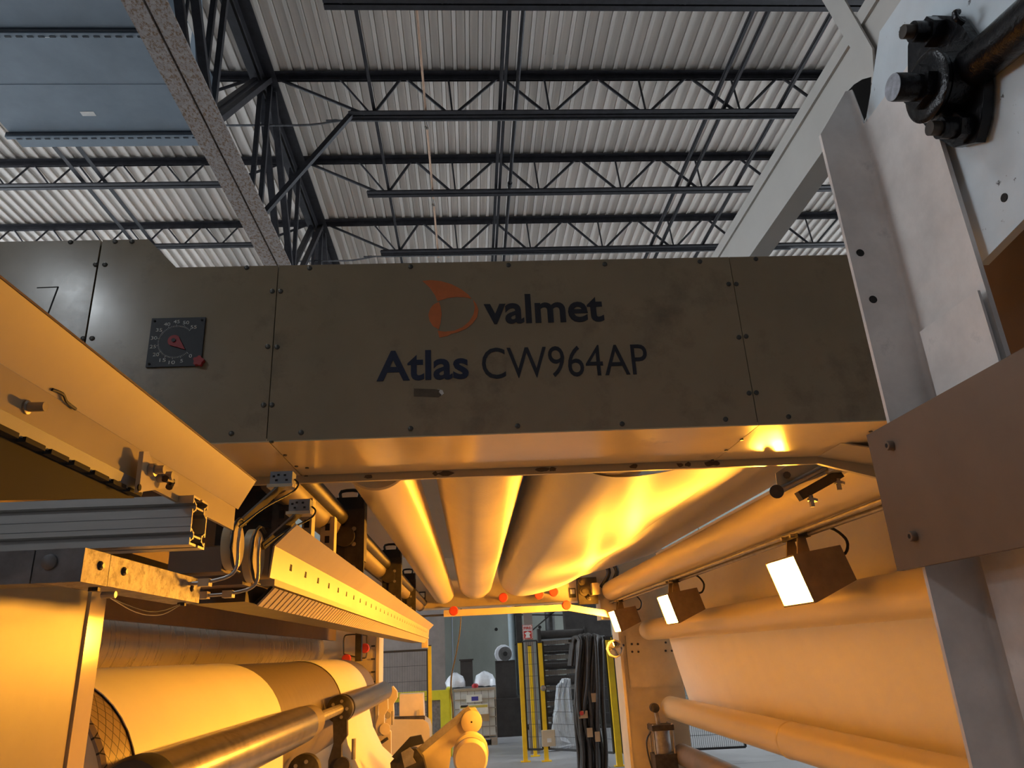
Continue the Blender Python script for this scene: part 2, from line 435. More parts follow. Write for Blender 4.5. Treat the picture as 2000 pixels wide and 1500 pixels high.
# girder ------------------------------------------------------------
ZGB = 6.4; ZGT = 8.30
g = thing('roof_girder', (XG, 9, ZGB), 'dark truss girder with a dusty rust-stained bottom chord beside the blue duct', 'girder')
def chord_y(s, t, gap, z, up, y0, y1, m, nm):
    for sg in (-1, 1):
        bm = B()
        x0, x1 = sorted((XG + sg * gap / 2, XG + sg * (gap / 2 + s)))
        box(bm, x0, x1, y0, y1, z, z + t)
        x0, x1 = sorted((XG + sg * gap / 2, XG + sg * (gap / 2 + t)))
        if up: box(bm, x0, x1, y0, y1, z + t, z + s * .8)
        else: box(bm, x0, x1, y0, y1, z - s * .8, z)
        obj(nm, bm, m, g)
chord_y(.158, .014, .02, ZGB, True, -6.9, 20.9, 'girder_dust', 'bottom_chord')
chord_y(.14, .014, .03, ZGT, False, -6.9, 20.9, 'dark_steel', 'top_chord')
obj('gap_filler', box(B(), XG - .009, XG + .009, -6.9, 20.9, ZGB + .03, ZGB + .1), 'seam_dark', g)
nodes = [5.52 + SP * k for k in range(-6, 9)]
for i, y in enumerate(nodes):
    for dx in (-.055, .055):
        bm = B(); bar(bm, (XG + dx, y + .04, ZGT - .02), (XG + dx, y + .04, ZGB + .05), .05, .05); obj('web_post', bm, 'dark_steel', g)
    if i + 1 < len(nodes):
        if i % 2: a, b = (XG, y + .12, ZGT - .03), (XG, y + SP - .1, ZGB + .06)
        else: a, b = (XG, y + .1, ZGB + .06), (XG, y + SP - .08, ZGT - .03)
        for dx in (-.07, .07):
            bm = B(); bar(bm, Vector(a) + Vector((dx, 0, 0)), Vector(b) + Vector((dx, 0, 0)), .075, .06); obj('web_diagonal', bm, 'dark_steel', g)
for n, y in [(2, JY[2]), (6, JY[6])]:
    t = obj('knee_brace', bar(B(), (XG + .12, y + .01, ZGB + .07), (-1.22, y + .01, ZB + .09), .055, .055), 'dark_steel',
            label='slanting dark angle brace from girder bottom to the %s deep joist' % ordn[n], cat='brace', group='knee braces of the deep joists')

# bridging lines, pipe, cord
for x, z, lb in ((-.99, 7.87, 'thin dark bridging angle across the joists, next to the orange cord'),
                 (.52, 7.88, 'dark double bridging angle across the joists, beside the sprinkler pipe'),
                 (3.13, 7.87, 'dark bridging angle of a close pair, nearer the sprinkler pipe'),
                 (3.30, 7.87, 'dark bridging angle of a close pair, further from the sprinkler pipe'),
                 (4.0, 7.87, 'dark bridging angle across the joists, beside the light grey machine beam')):
    bm = B(); box(bm, x - .02, x + .02, 3.95, 15, z, z + .005); box(bm, x - .02, x - .015, 3.95, 15, z, z + .04)
    if x == .52: box(bm, x + .03, x + .07, 3.95, 15, z, z + .005); box(bm, x + .065, x + .07, 3.95, 15, z, z + .04)
    obj('joist_bridging', bm, 'dark_steel', label=lb, cat='bridging')
for x, lb in ((-5.16, 'bridging angle left of the girder, further from it'), (-4.87, 'bridging angle left of the girder, nearer to it')):
    bm = B(); box(bm, x - .03, x + .03, 3.95, 15, 8.055, 8.06); box(bm, x - .03, x - .025, 3.95, 15, 8.055, 8.10)
    obj('joist_bridging', bm, 'dark_steel', label='dark ' + lb, cat='bridging')
t = thing('sprinkler_pipe', (.72, 5.5, 7.9), 'dark round sprinkler pipe running across the joists', 'pipe')
obj('pipe', cyl(B(), (.72, 5.65, 7.95), (.72, 15, 7.95), .024, 12), 'dark_steel', t, smooth=40)
for y in (5.66, 8.72, 11.9): obj('coupling', cyl(B(), (.72, y - .04, 7.95), (.72, y + .04, 7.95), .034, 12), 'dark_steel', t)
for n, (y0, y1) in enumerate(((5.6, 7.45), (7.45, 9.1), (9.1, 10.75))):
    t = thing('hook_line', (-.37, y0, 7.9), 'thin peach coloured cord segment with end hook, %s along the joists' % ('first', 'second', 'third')[n], 'cord', 'hooked cord segments under the deck')
    obj('cord', tube(B(), [(-.38, y0, 7.90), (-.375, y1 - .22, 7.84)], .013, 8), 'orange_cord', t)
    bm = B(); tube(bm, [(-.375, y1 - .22, 7.84), (-.373, y1 - .15, 7.83), (-.36, y1 - .09, 7.82), (-.385, y1 - .07, 7.82), (-.395, y1 - .11, 7.82)], .012, 6, 4)
    obj('hook', bm, 'galv', t)
for n in range(4):
    y = JY[n + 2 if n < 2 else n] + .05 if n < 2 else JY[3 if n == 2 else 4] + .05
for n, y in enumerate((JY[2], JY[4])):
    bm = B(); tube(bm, [(-2.9, y + .06, 7.72), (-2.2, y + .06, 7.72), (-1.75, y + .06, 7.72), (-1.35, y + .06, 7.785), (-1.0, y + .07, 7.785), (5.5, y + .07, 7.785)], .013, 6, 3)
    obj('conduit', bm, 'galv_dark', label='thin bent conduit under the %s deep joist bottom chord' % ordn[(2, 4)[n]], cat='conduit')
# small junction box and grey strut by the girder
bx_ = U(358, 65, Y=5.1)
t = thing('junction_box', bx_, 'small white junction box on pale blue strut above the girder chord', 'box')
obj('box', box(B(), bx_.x - .05, bx_.x + .05, bx_.y - .05, bx_.y + .05, bx_.z - .07, bx_.z + .07), 'sticker_white', t, bevel=.01)
obj('conduit_stub', cyl(B(), (bx_.x, bx_.y, bx_.z - .25), (bx_.x, bx_.y, 8.4), .018, 8), 'dark_steel', t)
bm = B(); bar(bm, U(382, -60, Y=5.3), U(396, 185, Y=5.3), .09, .06)
obj('strut', bm, 'duct_blue', label='pale blue steel strut beside the dusty girder chord', cat='strut')
# ceiling paint patches
for n, (px, py, w_, l_) in enumerate(((1090, 125, .36, .30), (1230, 410, .45, .25), (788, 400, .09, .9), (1080, 60, .06, .8), (800, 470, .1, .5), (1130, 45, .06, .9))):
    q = U(px, py, Z=ZD + .03)
    bm = B(); box(bm, q.x - w_ / 2, q.x + w_ / 2, q.y - l_ / 2, q.y + l_ / 2, ZD + .0285, ZD + .035)
    obj('deck_patch', bm, 'deck_patch', ce)

# ------------------------------------------------------------------ blue duct
ZDU = 6.9; xl = -4.54; xr = -2.65; y1 = 6.51
t = thing('air_duct', (-3.5, 5, ZDU), 'blue-grey sheet metal duct with bolted flanges above the dusty girder chord', 'duct')
obj('duct_body', box(B(), xl, xr, 3.2, y1, ZDU, ZDU + .85), 'duct_blue', t, bevel=.01)
for py in (62, 262):
    y = U(200, py, Z=ZDU).y
    fl_ = obj('flange', box(B(), xl - .05, xr, y - .022, y + .022, ZDU - .04, ZDU), 'duct_blue', t, bevel=.005)
    for k in range(20): obj('bolt_slot', box(B(), xl + .05 + k * .092, xl + .1 + k * .092, y + .005, y + .022, ZDU - .046, ZDU - .038), 'duct_dark', fl_)
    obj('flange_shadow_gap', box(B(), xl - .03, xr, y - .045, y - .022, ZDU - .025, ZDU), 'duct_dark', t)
y = U(200, 165, Z=ZDU).y
obj('seam', box(B(), xl, xr, y - .004, y + .004, ZDU - .004, ZDU), 'duct_blue', t)
q = U(172, 222, Z=ZDU); lb = obj('label_plate', prism(B(), [(q.x - .065, q.y - .03, ZDU - .003), (q.x + .065, q.y - .03, ZDU - .003), (q.x + .065, q.y + .03, ZDU - .003), (q.x - .065, q.y + .03, ZDU - .003)], (0, 0, .003)), 'duct_label', t)
q = U(88, 66, Z=ZDU); obj('label_plate', box(B(), q.x - .06, q.x + .06, q.y + .02, q.y + .04, ZDU - .003, ZDU), 'duct_label', t)
for x in (xl + .3, xr - .3):
    for y in (3.8, 6.2): obj('hanger_rod', cyl(B(), (x, y, ZDU + .85), (x, y, 8.42), .008, 6), 'dark_steel', t)

# ------------------------------------------------------------------ near crossbeam with the lettering
YP = 1.70
ZB0 = U(1000, 845, Y=YP).z; ZB1 = U(1000, 510, Y=YP).z
YB = U(1000, 914, Z=ZB0).y
XL = -1.75; XR = 1.42
bmT = thing('machine_crossbeam', (0, YP, ZB0), 'long dirty beige machine crossbeam with the printed logo and orange-lit underside', 'machine beam')
def Xp(px, py): return U(px, py, Y=YP).x
s1 = (Xp(203, 470) + Xp(160, 680)) / 2; s2 = (Xp(545, 515) + Xp(520, 855)) / 2; s3 = (Xp(1425, 505) + Xp(1480, 830)) / 2
zs = U(250, 468, Y=YP).z; xs0 = Xp(290, 468); xs1 = Xp(345, 515)
gp = .0018
pan = []
def panel(pts): 
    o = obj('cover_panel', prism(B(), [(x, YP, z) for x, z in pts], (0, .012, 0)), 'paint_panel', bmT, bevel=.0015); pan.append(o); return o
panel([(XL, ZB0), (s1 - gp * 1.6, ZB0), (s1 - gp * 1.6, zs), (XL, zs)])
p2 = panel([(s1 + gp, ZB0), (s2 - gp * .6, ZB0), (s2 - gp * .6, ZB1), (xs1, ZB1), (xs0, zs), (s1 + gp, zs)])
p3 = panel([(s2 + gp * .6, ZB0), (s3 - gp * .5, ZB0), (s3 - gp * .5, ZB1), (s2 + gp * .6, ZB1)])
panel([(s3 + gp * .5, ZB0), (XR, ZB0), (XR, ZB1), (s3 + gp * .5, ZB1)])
obj('beam_core', box(B(), XL, XR, YP + .0122, YB, ZB0 + .008, ZB1 - .01), 'seam_dark', bmT)
obj('beam_core', box(B(), XL, xs0, YP + .0122, YB, ZB1 - .012, zs - .01), 'seam_dark', bmT)
sm = {}
bm = B(); lathe(bm, (0, 0, 0), (0, -1, 0), [(0, .0065), (.0022, .0062), (.0032, .0045)], 12); screw_me = mesh_from('screw', bm, 'screw', 40)
def screw(px, py, par, y=YP, n=1):
    q = U(px, py, Y=y); inst(screw_me, 'screw', par, (q.x, y, q.z))
for a, b in ((188, 517), (162, 661), (532, 570), (522, 678), (516, 791), (1425, 556), (1443, 660), (1465, 769)):
    pass
for px, py in ((187, 517), (205, 517), (163, 661), (180, 661), (532, 569), (548, 569), (523, 677), (541, 678), (515, 791), (531, 791), (138, 473), (225, 472), (258, 472),
               (482, 523), (605, 524), (452, 847), (588, 845)): screw(px, py, p2)
for px, py in ((802, 521), (993, 518), (1181, 516), (802, 837), (1011, 832), (1215, 828), (1423, 555), (1438, 555), (1443, 659), (1457, 657), (1463, 768), (1477, 767), (1367, 511), (1476, 506), (1417, 819), (1540, 814)): screw(px, py, p3)
# lettering
def lett(txt, x0, x1, y0, y1, nm, m, bold):
    a = U((x0 + x1) / 2, y1, Y=YP).z; b = U((x0 + x1) / 2, y0, Y=YP).z
    text_mesh(txt, U(x0, (y0 + y1) / 2, Y=YP).x, U(x1, (y0 + y1) / 2, Y=YP).x, a, b, YP - .0004, nm, m, p3, bold)
lett('valmet', 945, 1178, 574, 631, 'brand_lettering', 'ink', .021)
lett('Atlas', 736, 915, 684, 743, 'model_lettering', 'ink_blue', .021)
lett('CW964AP', 941, 1265, 676, 736, 'model_lettering', 'ink', -.003)
def decal(pts, nm, m, par, y=YP, th=.001, crop=(650, 450, 2.857)):
    q = [U(crop[0] + a / crop[2], crop[1] + b / crop[2], Y=y) for a, b in pts]
    return obj(nm, prism(B(), [(v.x, y - th, v.z) for v in q], (0, th + .0004, 0)), m, par)
decal([(500, 283), (545, 278), (600, 283), (660, 300), (715, 328), (755, 358), (775, 382), (740, 374), (690, 372), (640, 378), (585, 396), (570, 362), (540, 318)], 'logo_mark', 'logo_orange', p3)
decal([(592, 400), (603, 430), (607, 470), (602, 515), (592, 553), (560, 535), (540, 505), (533, 470), (545, 435), (565, 412)], 'logo_mark', 'logo_orange', p3)
decal([(782, 384), (803, 415), (813, 445), (805, 485), (780, 520), (745, 548), (700, 568), (660, 578), (640, 590), (595, 598), (585, 560), (625, 566), (680, 560), (725, 540), (760, 510), (785, 470), (793, 430)], 'logo_mark', 'logo_orange', p3)
decal([(452, 883), (560, 886), (598, 890), (590, 905), (608, 918), (590, 932), (452, 926)], 'tape_strip', 'tape_brown', p3)
decal([(585, 886), (612, 892), (620, 910), (605, 922), (596, 905)], 'tape_residue', 'sticker_white', p3, th=.0006)
# crack line at third panel seam is the joint itself; scuffs on the left panel
for pts_ in ([(206, 318), (327, 313), (328, 318), (206, 323)], [(320, 316), (329, 316), (266, 484), (258, 482)]):
    decal(pts_, 'cut_line', 'seam_dark', pan[0], th=.0005, crop=(0, 450, 2.857))
# dial gauge
dq = [U(300, 623, Y=YP), U(404, 622, Y=YP), U(392, 717, Y=YP), U(285, 718, Y=YP)]
dx0 = (dq[0].x + dq[3].x) / 2; dx1 = (dq[1].x + dq[2].x) / 2; dz0 = (dq[2].z + dq[3].z) / 2; dz1 = (dq[0].z + dq[1].z) / 2
dial = thing('dial_gauge', ((dx0 + dx1) / 2, YP, dz0), 'square black dial plate with white scale and dark red pointer on the crossbeam', 'dial')
obj('dial_plate', box(B(), dx0, dx1, YP - .006, YP, dz0, dz1), 'dial_black', dial, bevel=.002)
dc = Vector(((dx0 + dx1) / 2, YP - .006, (dz0 + dz1) / 2)); R_ = (dx1 - dx0) * .31
bm = B()
for k in range(56):
    a = math.radians(-45 - k * 270 / 55); L_ = R_ * (.16 if k % 5 == 0 else .09)
    d = Vector((math.cos(a), 0, math.sin(a)))
    bar(bm, dc + d * R_ + Vector((0, -.0004, 0)), dc + d * (R_ + L_) + Vector((0, -.0004, 0)), .0008, .0008)
obj('scale_ticks', bm, 'dial_white', dial)
for k in range(12):
    a = math.radians(-45 - k * 270 / 11); d = Vector((math.cos(a), 0, math.sin(a))); c = dc + d * R_ * 1.36; hw = .0045 if k < 2 else .0075; hh = .0045
    if k == 0: hw = .0035
    if k == 1: hw = .0035
    text_mesh(str(k * 5), c.x - hw, c.x + hw, c.z - hh, c.z + hh, YP - .0062, 'scale_number', 'dial_white', dial, 0, .0004)
hub = dc + Vector((-.004, 0, .002)); a0 = math.radians(-40); tip = Vector((math.cos(a0), 0, math.sin(a0))) * R_ * .95; nn = Vector((-tip.z, 0, tip.x)).normalized() * .015
ps = [hub + tip - Vector((0, .004, 0))] + [hub - Vector((0, .004, 0)) + (nn * math.cos(t_) - tip.normalized() * .015 * math.sin(t_)) for t_ in [math.pi * i / 8 for i in range(9)]]
pt = obj('pointer', prism(B(), ps, (0, .003, 0)), 'red_plastic', dial)
obj('hub_screw', cyl(B(), hub - Vector((0, .007, 0)), hub, .005, 12), 'dial_black', pt)
kq = U(388, 705, Y=YP - .012)
bm = B(); pts = []
for i in range(20):
    a = 2 * math.pi * i / 20; r = .0135 if i % 4 < 2 else .0105; pts.append((kq.x + r * math.cos(a), YP - .016, kq.z + r * math.sin(a)))
obj('knob', prism(B(), pts, (0, .012, 0)), 'red_plastic', dial)
for sx in (dx0 + .008, dx1 - .008):
    for sz in (dz0 + .008, dz1 - .008): obj('corner_screw', cyl(B(), (sx, YP - .0075, sz), (sx, YP - .005, sz), .003, 8), 'hole_dark', dial)
# underside of the crossbeam: sheets with seams, rear lip with chipped paint, flared right end
def XU(px, py): return U(px, py, Z=ZB0)
u2 = (XU(545, 870).x + XU(588, 935).x) / 2; u3 = XU(1480, 830).x
ue = XU(1590, 893)
for a, b in ((XL, u2 - .0015), (u2 + .0015, u3 - .001), (u3 + .001, XR)):
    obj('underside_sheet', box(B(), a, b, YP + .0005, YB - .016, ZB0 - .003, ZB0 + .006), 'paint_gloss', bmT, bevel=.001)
lipz = ZB0 - .024
obj('rear_lip', box(B(), XL, ue.x, YB - .013, YB, lipz, ZB0 + .05), 'paint_cream', bmT, bevel=.003)
obj('lip_gap', box(B(), XL, ue.x, YB - .016, YB - .013, ZB0 - .002, ZB0 + .01), 'seam_dark', bmT)
e1 = XU(1712, 925)
bm = B(); prism(bm, [(ue.x, YB - .013, lipz), (XR + .1, YB - .013, lipz - .14), (XR + .1, YB - .013, ZB0 + .03), (ue.x, YB - .013, ZB0 + .05)], (0, .014, 0))
obj('flared_lip', bm, 'paint_cream', bmT, bevel=.003)
bm = B(); prism(bm, [(ue.x, YP + .2, ZB0 - .004), (XR + .1, YP + .2, ZB0 - .10), (XR + .1, YB - .014, ZB0 - .10), (ue.x, YB - .014, ZB0 - .004)], (0, 0, .004))
obj('flared_sheet', bm, 'paint_cream', bmT)
for px, py in ((531, 860), (557, 886), (579, 908), (600, 911), (598, 927), (1448, 856), (1418, 877), (1391, 896), (1700, 840)):
    q = XU(px, py); obj('underside_screw', cyl(B(), (q.x, q.y, ZB0 - .006), (q.x, q.y, ZB0 - .002), .005, 10), 'screw', bmT)
for px in (720, 850, 870, 1060, 1080, 1240, 1330, 1345, 1385, 1400):
    q = U(px, 918, Y=YB - .013); w_ = random.uniform(.008, .03)
    pts = [(q.x + w_ * math.cos(a) * random.uniform(.6, 1.2), YB - .0142, lipz + .012 + .008 * math.sin(a) * random.uniform(.5, 1.1)) for a in [i * math.pi / 5 for i in range(10)]]
    obj('chipped_paint', prism(B(), pts, (0, .0014, 0)), 'tape_brown', bmT)

# ------------------------------------------------------------------ right near post, plate, pivot bolt
YF_ = .85
X1 = U(1660, 500, Y=YF_).x; X2 = U(1752, 500, Y=YF_).x
X1b = U(1845, 1210, Y=YF_).x
YN = U(1905, 500, X=X2).y
zt = U(1605, 262, Y=YF_).z; zt2 = U(1662, 178, Y=YF_).z; ztw = U(1690, 240, X=X2).z
post = thing('machine_post', (X2, YF_, 0), 'close grey steel upright post of bent channel with drilled holes', 'post')
bm = B()
zlow = 0.0
# bent channel: flange facing the camera, rounded corner, web
rc = .012; sec = [(X1, YF_)]
for i in range(7):
    a = math.pi / 2 * i / 6; sec.append((X2 - rc + rc * math.sin(a), YF_ - rc + rc * math.cos(a)))
sec.append((X2, YN))
def vchan(sec, z0f, z1f, th=.006):
    bm = B(); n = len(sec); off = []
    for i in range(n):
        a = Vector(sec[max(i - 1, 0)]); b = Vector(sec[min(i + 1, n - 1)]); t = (b - a).normalized(); off.append(Vector((-t.y, t.x)) * th)
    lo = []; hi = []
    for p, o in zip(sec, off):
        q = Vector(p); lo.append((bm.verts.new((q.x, q.y, z0f)), bm.verts.new((q.x + o.x, q.y + o.y, z0f))))
        z = z1f(q.x, q.y); hi.append((bm.verts.new((q.x, q.y, z)), bm.verts.new((q.x + o.x, q.y + o.y, z))))
    for i in range(n - 1):
        for k in (0, 1): bm.faces.new((lo[i][k], lo[i + 1][k], hi[i + 1][k], hi[i][k]))
        bm.faces.new((lo[i][0], lo[i][1], lo[i + 1][1], lo[i + 1][0])); bm.faces.new((hi[i][0], hi[i][1], hi[i + 1][1], hi[i + 1][0]))
    bm.faces.new((lo[0][0], hi[0][0], hi[0][1], lo[0][1])); bm.faces.new((lo[-1][0], hi[-1][0], hi[-1][1], lo[-1][1]))
    return bm
def ztop(x, y):
    if y > YF_ - rc * .5: return zt + (zt2 - zt) * min(1, (x - X1) / (X2 - X1) * 1.5)
    return ztw
obj('channel', vchan(sec, 0, ztop), 'post_steel', post, smooth=30)
# lower sleeve step on the web (overlapping plate)
zsl = U(1800, 655, X=X2).z
obj('sleeve_plate', box(B(), X2 - .0095, X2 - .0062, YN + .001, YF_ - rc - .006, 1.2, zsl), 'post_steel', post, bevel=.001)
for px, py in ((1680, 494), (1705, 585)):
    q = U(px, py, Y=YF_); obj('bolt_hole', cyl(B(), (q.x, YF_ - .0008, q.z), (q.x, YF_ + .003, q.z), .0055, 14), 'hole_dark', post)
q0 = U(1655, 180, Y=YF_)
bm = B(); prism(bm, [U(1652, 182, Y=YF_ + .008), U(1668, 165, Y=YF_ + .008), U(1684, 155, Y=YF_ + .008), U(1702, 150, Y=YF_ + .008), U(1698, 215, Y=YF_ + .008), U(1685, 244, Y=YF_ + .008), U(1670, 215, Y=YF_ + .008)], (0, .006, 0))
obj('end_plug', bm, 'black_plastic', post)
# white speckled bracket plate
XW = X2 + .014
wq = [U(a, b, X=XW) for a, b in ((1760, 0), (1718, 62), (1702, 170), (1690, 240), (1760, 330), (1912, 518), (2000, 428), (2120, 330), (2120, -120), (1800, -120))]
brk = thing('pivot_bracket', (XW, .6, wq[5].z), 'white speckled steel bracket plate carrying the oily black pivot bolt', 'bracket')
obj('bracket_plate', prism(B(), wq, (.012, 0, 0)), 'bracket_white', brk, bevel=.002)
q = U(1962, 386, X=XW); obj('drilled_hole', cyl(B(), (XW - .001, q.y, q.z), (XW + .004, q.y, q.z), .005, 14), 'hole_dark', brk)
dkq = [U(a, b, X=XW + .06) for a, b in ((1880, 470), (2120, 260), (2120, 640), (1960, 700))]
obj('backing_plate', prism(B(), dkq, (.01, 0, 0)), 'brown_plate', brk)
# pivot: flange block, main stud, nuts, two side bolts, rod
pb = U(1880, 165, X=XW)
piv = thing('pivot_bolt', pb, 'oily black pivot stud with nut and thick rod on the white speckled plate', 'bolt')
Dm = Vector((-1, 0, 0))
def at_x(px, py, x): return U(px, py, X=x)
bm = B(); bl = [U(a, b, X=XW - .004) for a, b in ((1800, 50), (1840, 30), (1885, 32), (1905, 60), (1935, 110), (1942, 170), (1938, 230), (1925, 278), (1880, 288), (1840, 265), (1800, 215), (1790, 150), (1790, 90))]
prism(bm, bl, (-.012, 0, 0)); obj('flange_block', bm, 'black_oil', piv, bevel=.003)
xs_ = XW - .016
s0 = U(1862, 170, X=xs_)
xe = U(1741, 157, Y=s0.y).x; xw = U(1806, 160, Y=s0.y).x
obj('boss', lathe(B(), (xs_ + .002, s0.y, s0.z), Dm, [(0, .040), (xs_ - xw - .006, .038), (xs_ - xw - .004, .034)], 32), 'black_oil', piv, smooth=40)
obj('washer', lathe(B(), (xw + .006, s0.y, s0.z), Dm, [(0, .036), (.002, .041), (.006, .0415), (.008, .039), (.009, .030)], 36), 'black_oil', piv, smooth=40)
obj('nut', hexbolt(B(), (xw - .003, s0.y, s0.z), Dm, .026, .010), 'black_oil', piv, bevel=.0015)
Ls = xs_ - xe
obj('stud', lathe(B(), (xw - .012, s0.y, s0.z), Dm, [(0, .0165), (xw - .012 - xe - .002, .0165), (xw - .012 - xe, .0160)], 28), 'black_oil', piv, smooth=40)
obj('stud_end_face', cyl(B(), (xe - .0005, s0.y, s0.z), (xe - .0012, s0.y, s0.z), .0158, 28), 'stud_end', piv)
for a, b, L_ in ((1830, 62, .044), (1885, 250, .044)):
    c = U(a, b, X=xs_)
    bm = B(); hexbolt(bm, (xs_ + .003, c.y, c.z), Dm, .018, .018); cyl(bm, (xs_ - .01, c.y, c.z), (xs_ - L_ + .012, c.y, c.z), .0125, 18)
    sb = obj('side_bolt', bm, 'black_oil', piv, smooth=40)
    bm = B(); cyl(bm, (xs_ - L_ + .012, c.y, c.z), (xs_ - L_, c.y, c.z), .0085, 16); obj('bolt_tip', bm, 'mech_dark', sb, smooth=40)
r0 = U(1880, 150, X=XW - .012); r1 = U(2080, -20, X=XW - .03)
obj('rod', cyl(B(), r0, r1, .024, 22), 'black_oil', piv, smooth=40)
bm = B(); c = U(1880, 40, X=xs_); tube(bm, [(xs_, c.y, c.z - .004), (xs_ - .008, c.y - .002, c.z), (xs_ - .010, c.y - .004, c.z + .007), (xs_ - .004, c.y - .003, c.z + .010)], .0035, 8, 4)
obj('grease_nipple', bm, 'black_oil', piv)
# brown plate
XB = X1 - .012
YB1 = U(1692, 850, X=XB).y
za = U(1692, 850, X=XB).z; zb = U(1765, 1113, X=XB).z
bp_ = thing('side_plate', (XB, .6, zb), 'close brown steel side plate with two socket bolts in front of the grey post', 'plate')
obj('plate', box(B(), XB, XB + .008, -.35, YB1, zb, za), 'brown_plate', bp_, bevel=.002)
for px, py in ((1742, 870), (1787, 1047)):
    q = U(px, py, X=XB)
    b_ = obj('socket_bolt', lathe(B(), (XB, q.y, q.z), Dm, [(0, .006), (.006, .006), (.007, .0052)], 18), 'brown_plate', bp_, smooth=40)
    obj('hex_socket', cyl(B(), (XB - .0072, q.y, q.z), (XB - .0066, q.y, q.z), .003, 6), 'hole_dark', b_)

# light grey upper beam along the machine and flat brace
Zu0 = 3.6; kx = .8015; Xu0 = (Zu0 - 1.7) * kx; Zu1 = 1.7 + Xu0 / .697; Xu1 = .857 * (Zu0 - 1.7)
ub = thing('upper_side_beam', (Xu0, 5, Zu0), 'light grey painted box beam running back above the crossbeam beside the post', 'machine beam')
obj('box_section', box(B(), Xu0, Xu1, 1.15, 8.6, Zu0, Zu1), 'paint_beam', ub, bevel=.008)
obj('edge_lip', box(B(), Xu0 - .012, Xu0, 1.15, 8.6, Zu1 - .06, Zu1), 'paint_beam', ub, bevel=.003)
for y in (2.2, 8.4): obj('beam_foot', box(B(), Xu0 + .01, Xu1 - .01, y - .15, y + .15, ZB1 - .05, Zu0), 'paint_beam', ub)
fb = obj('flat_brace', prism(B(), [U(a, b, X=Xu0 - .0125) for a, b in ((1585, -40), (1630, -40), (1708, 95), (1712, 170), (1697, 148))], (-.008, 0, 0)), 'paint_beam',
         label='slanting flat light grey brace plate crossing the upper side beam', cat='brace', bevel=.002)
nf = thing('near_side_frame', (2.0, 1.95, 0), 'cream near machine frame plate carrying the guide roller ends beside the post', 'machine frame')
obj('frame_plate', box(B(), XR + .11, 2.75, 1.80, 1.93, .03, 2.72), 'paint_frame', nf, bevel=.008)
obj('foot', box(B(), XR, 2.8, 1.74, 1.99, 0, .03), 'rack_dark', nf)

# ------------------------------------------------------------------ rollers
YE = 8.1
def xz(px, py, Y=YE): q = U(px, py, Y=Y); return q.x, q.z
def roller(name, label, px, py, r, y0, y1, m, jr=.04, jy0=None, jy1=None, cat='roller', endm='mech_steel', extra=None):
    x, z = xz(px, py)
    t = thing(name, (x, (y0 + y1) / 2, z - r), label, cat)
    bm = B(); lathe(bm, (x, y0, z), (0, 1, 0), [(0, r - .006), (.006, r), (y1 - y0 - .006, r), (y1 - y0, r - .006)], 64)
    obj('shell', bm, m, t, smooth=40)
    obj('journal', cyl(B(), (x, jy0 if jy0 is not None else y0 - .08, z), (x, y0 + .001, z), jr, 20), endm, t, smooth=40)
    obj('journal', cyl(B(), (x, y1 - .001, z), (x, jy1 if jy1 is not None else y1 + .1, z), jr, 20), endm, t, smooth=40)
    return t, x, z
roller('idler_roller', 'slim glossy cream roller left of the wide ribbed roller under the crossbeam', 866, 1158, .115, 2.35, 8.08, 'roller_paint', jy1=8.22)
roller('ribbed_roller', 'wide cream roller with fine ribbed surface between slim roller and paper web', 929, 1136, .185, 2.35, 8.05, 'roller_ribbed', jy1=8.22)
t3, x3, z3 = roller('web_roller', 'cream roller carrying the curved paper web under the crossbeam', 1012, 1125, .21, 2.35, 8.0, 'roller_paint', jy1=8.22)
tR1, xR1, zR1 = roller('guide_roller', 'long tarnished guide roller above the three floodlights', 1192, 1154, .10, 2.0, 8.05, 'roller_paint', jy1=8.22)
tR2, xR2, zR2 = roller('guide_roller', 'tarnished guide roller just below the three floodlights in front of paper', 1264, 1231, .100, 2.0, 8.05, 'roller_paint', jy1=8.22)
tR3, xR3, zR3 = roller('spreader_roller', 'scuffed cream roller at the foot of the hanging paper sheet', 1308, 1381, .108, 2.0, 8.05, 'roller_paint', jy1=8.22)
yc = 4.0
obj('collar', lathe(B(), (xR3, 5.0, zR3), (0, 1, 0), [(0, .108), (.006, .113), (.03, .113), (.036, .108)], 48), 'roller_paint', tR3, smooth=40)
roller('return_roller', 'dark brown roller below the scuffed cream roller', 1330, 1472, .10, 2.0, 8.05, 'roller_dark', jy1=8.22)
# web from the roller around, rising right
def secp(L): return [xz(a, b) for a, b in L]
webA = curve2([(x3 - .2165, z3 + .09), (x3 - .2165, z3 - .02), (x3 - .17, z3 - .134), (x3 - .05, z3 - .2105)] + secp([(1040, 1163), (1085, 1150), (1125, 1131), (1150, 1112), (1156, 1096), (1140, 1080), (1100, 1068)]), 10)
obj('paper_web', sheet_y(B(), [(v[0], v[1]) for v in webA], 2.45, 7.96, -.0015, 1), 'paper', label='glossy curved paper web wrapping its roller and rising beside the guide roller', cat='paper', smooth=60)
# upper sheet above the rollers
shl = secp([(700, 1062), (870, 1095)]); zsh = shl[1][1]
obj('paper_web', sheet_y(B(), [(-1.25, zsh + .05), (-.2, zsh), (x3 + .1, zsh - .02)], 2.3, 7.9, .0015, 1), 'paper', label='flat shaded paper web running overhead above the cream rollers', cat='paper')
shr = curve2(secp([(1122, 1131), (1178, 1115), (1231, 1098), (1262, 1088)]), 6)
tops = [(v[0], v[1]) for v in shr]
obj('paper_web', sheet_y(B(), tops, 2.3, 7.9, .0015, 1), 'paper', label='shaded paper web between curved web and the guide roller above the floodlights', cat='paper', smooth=60)
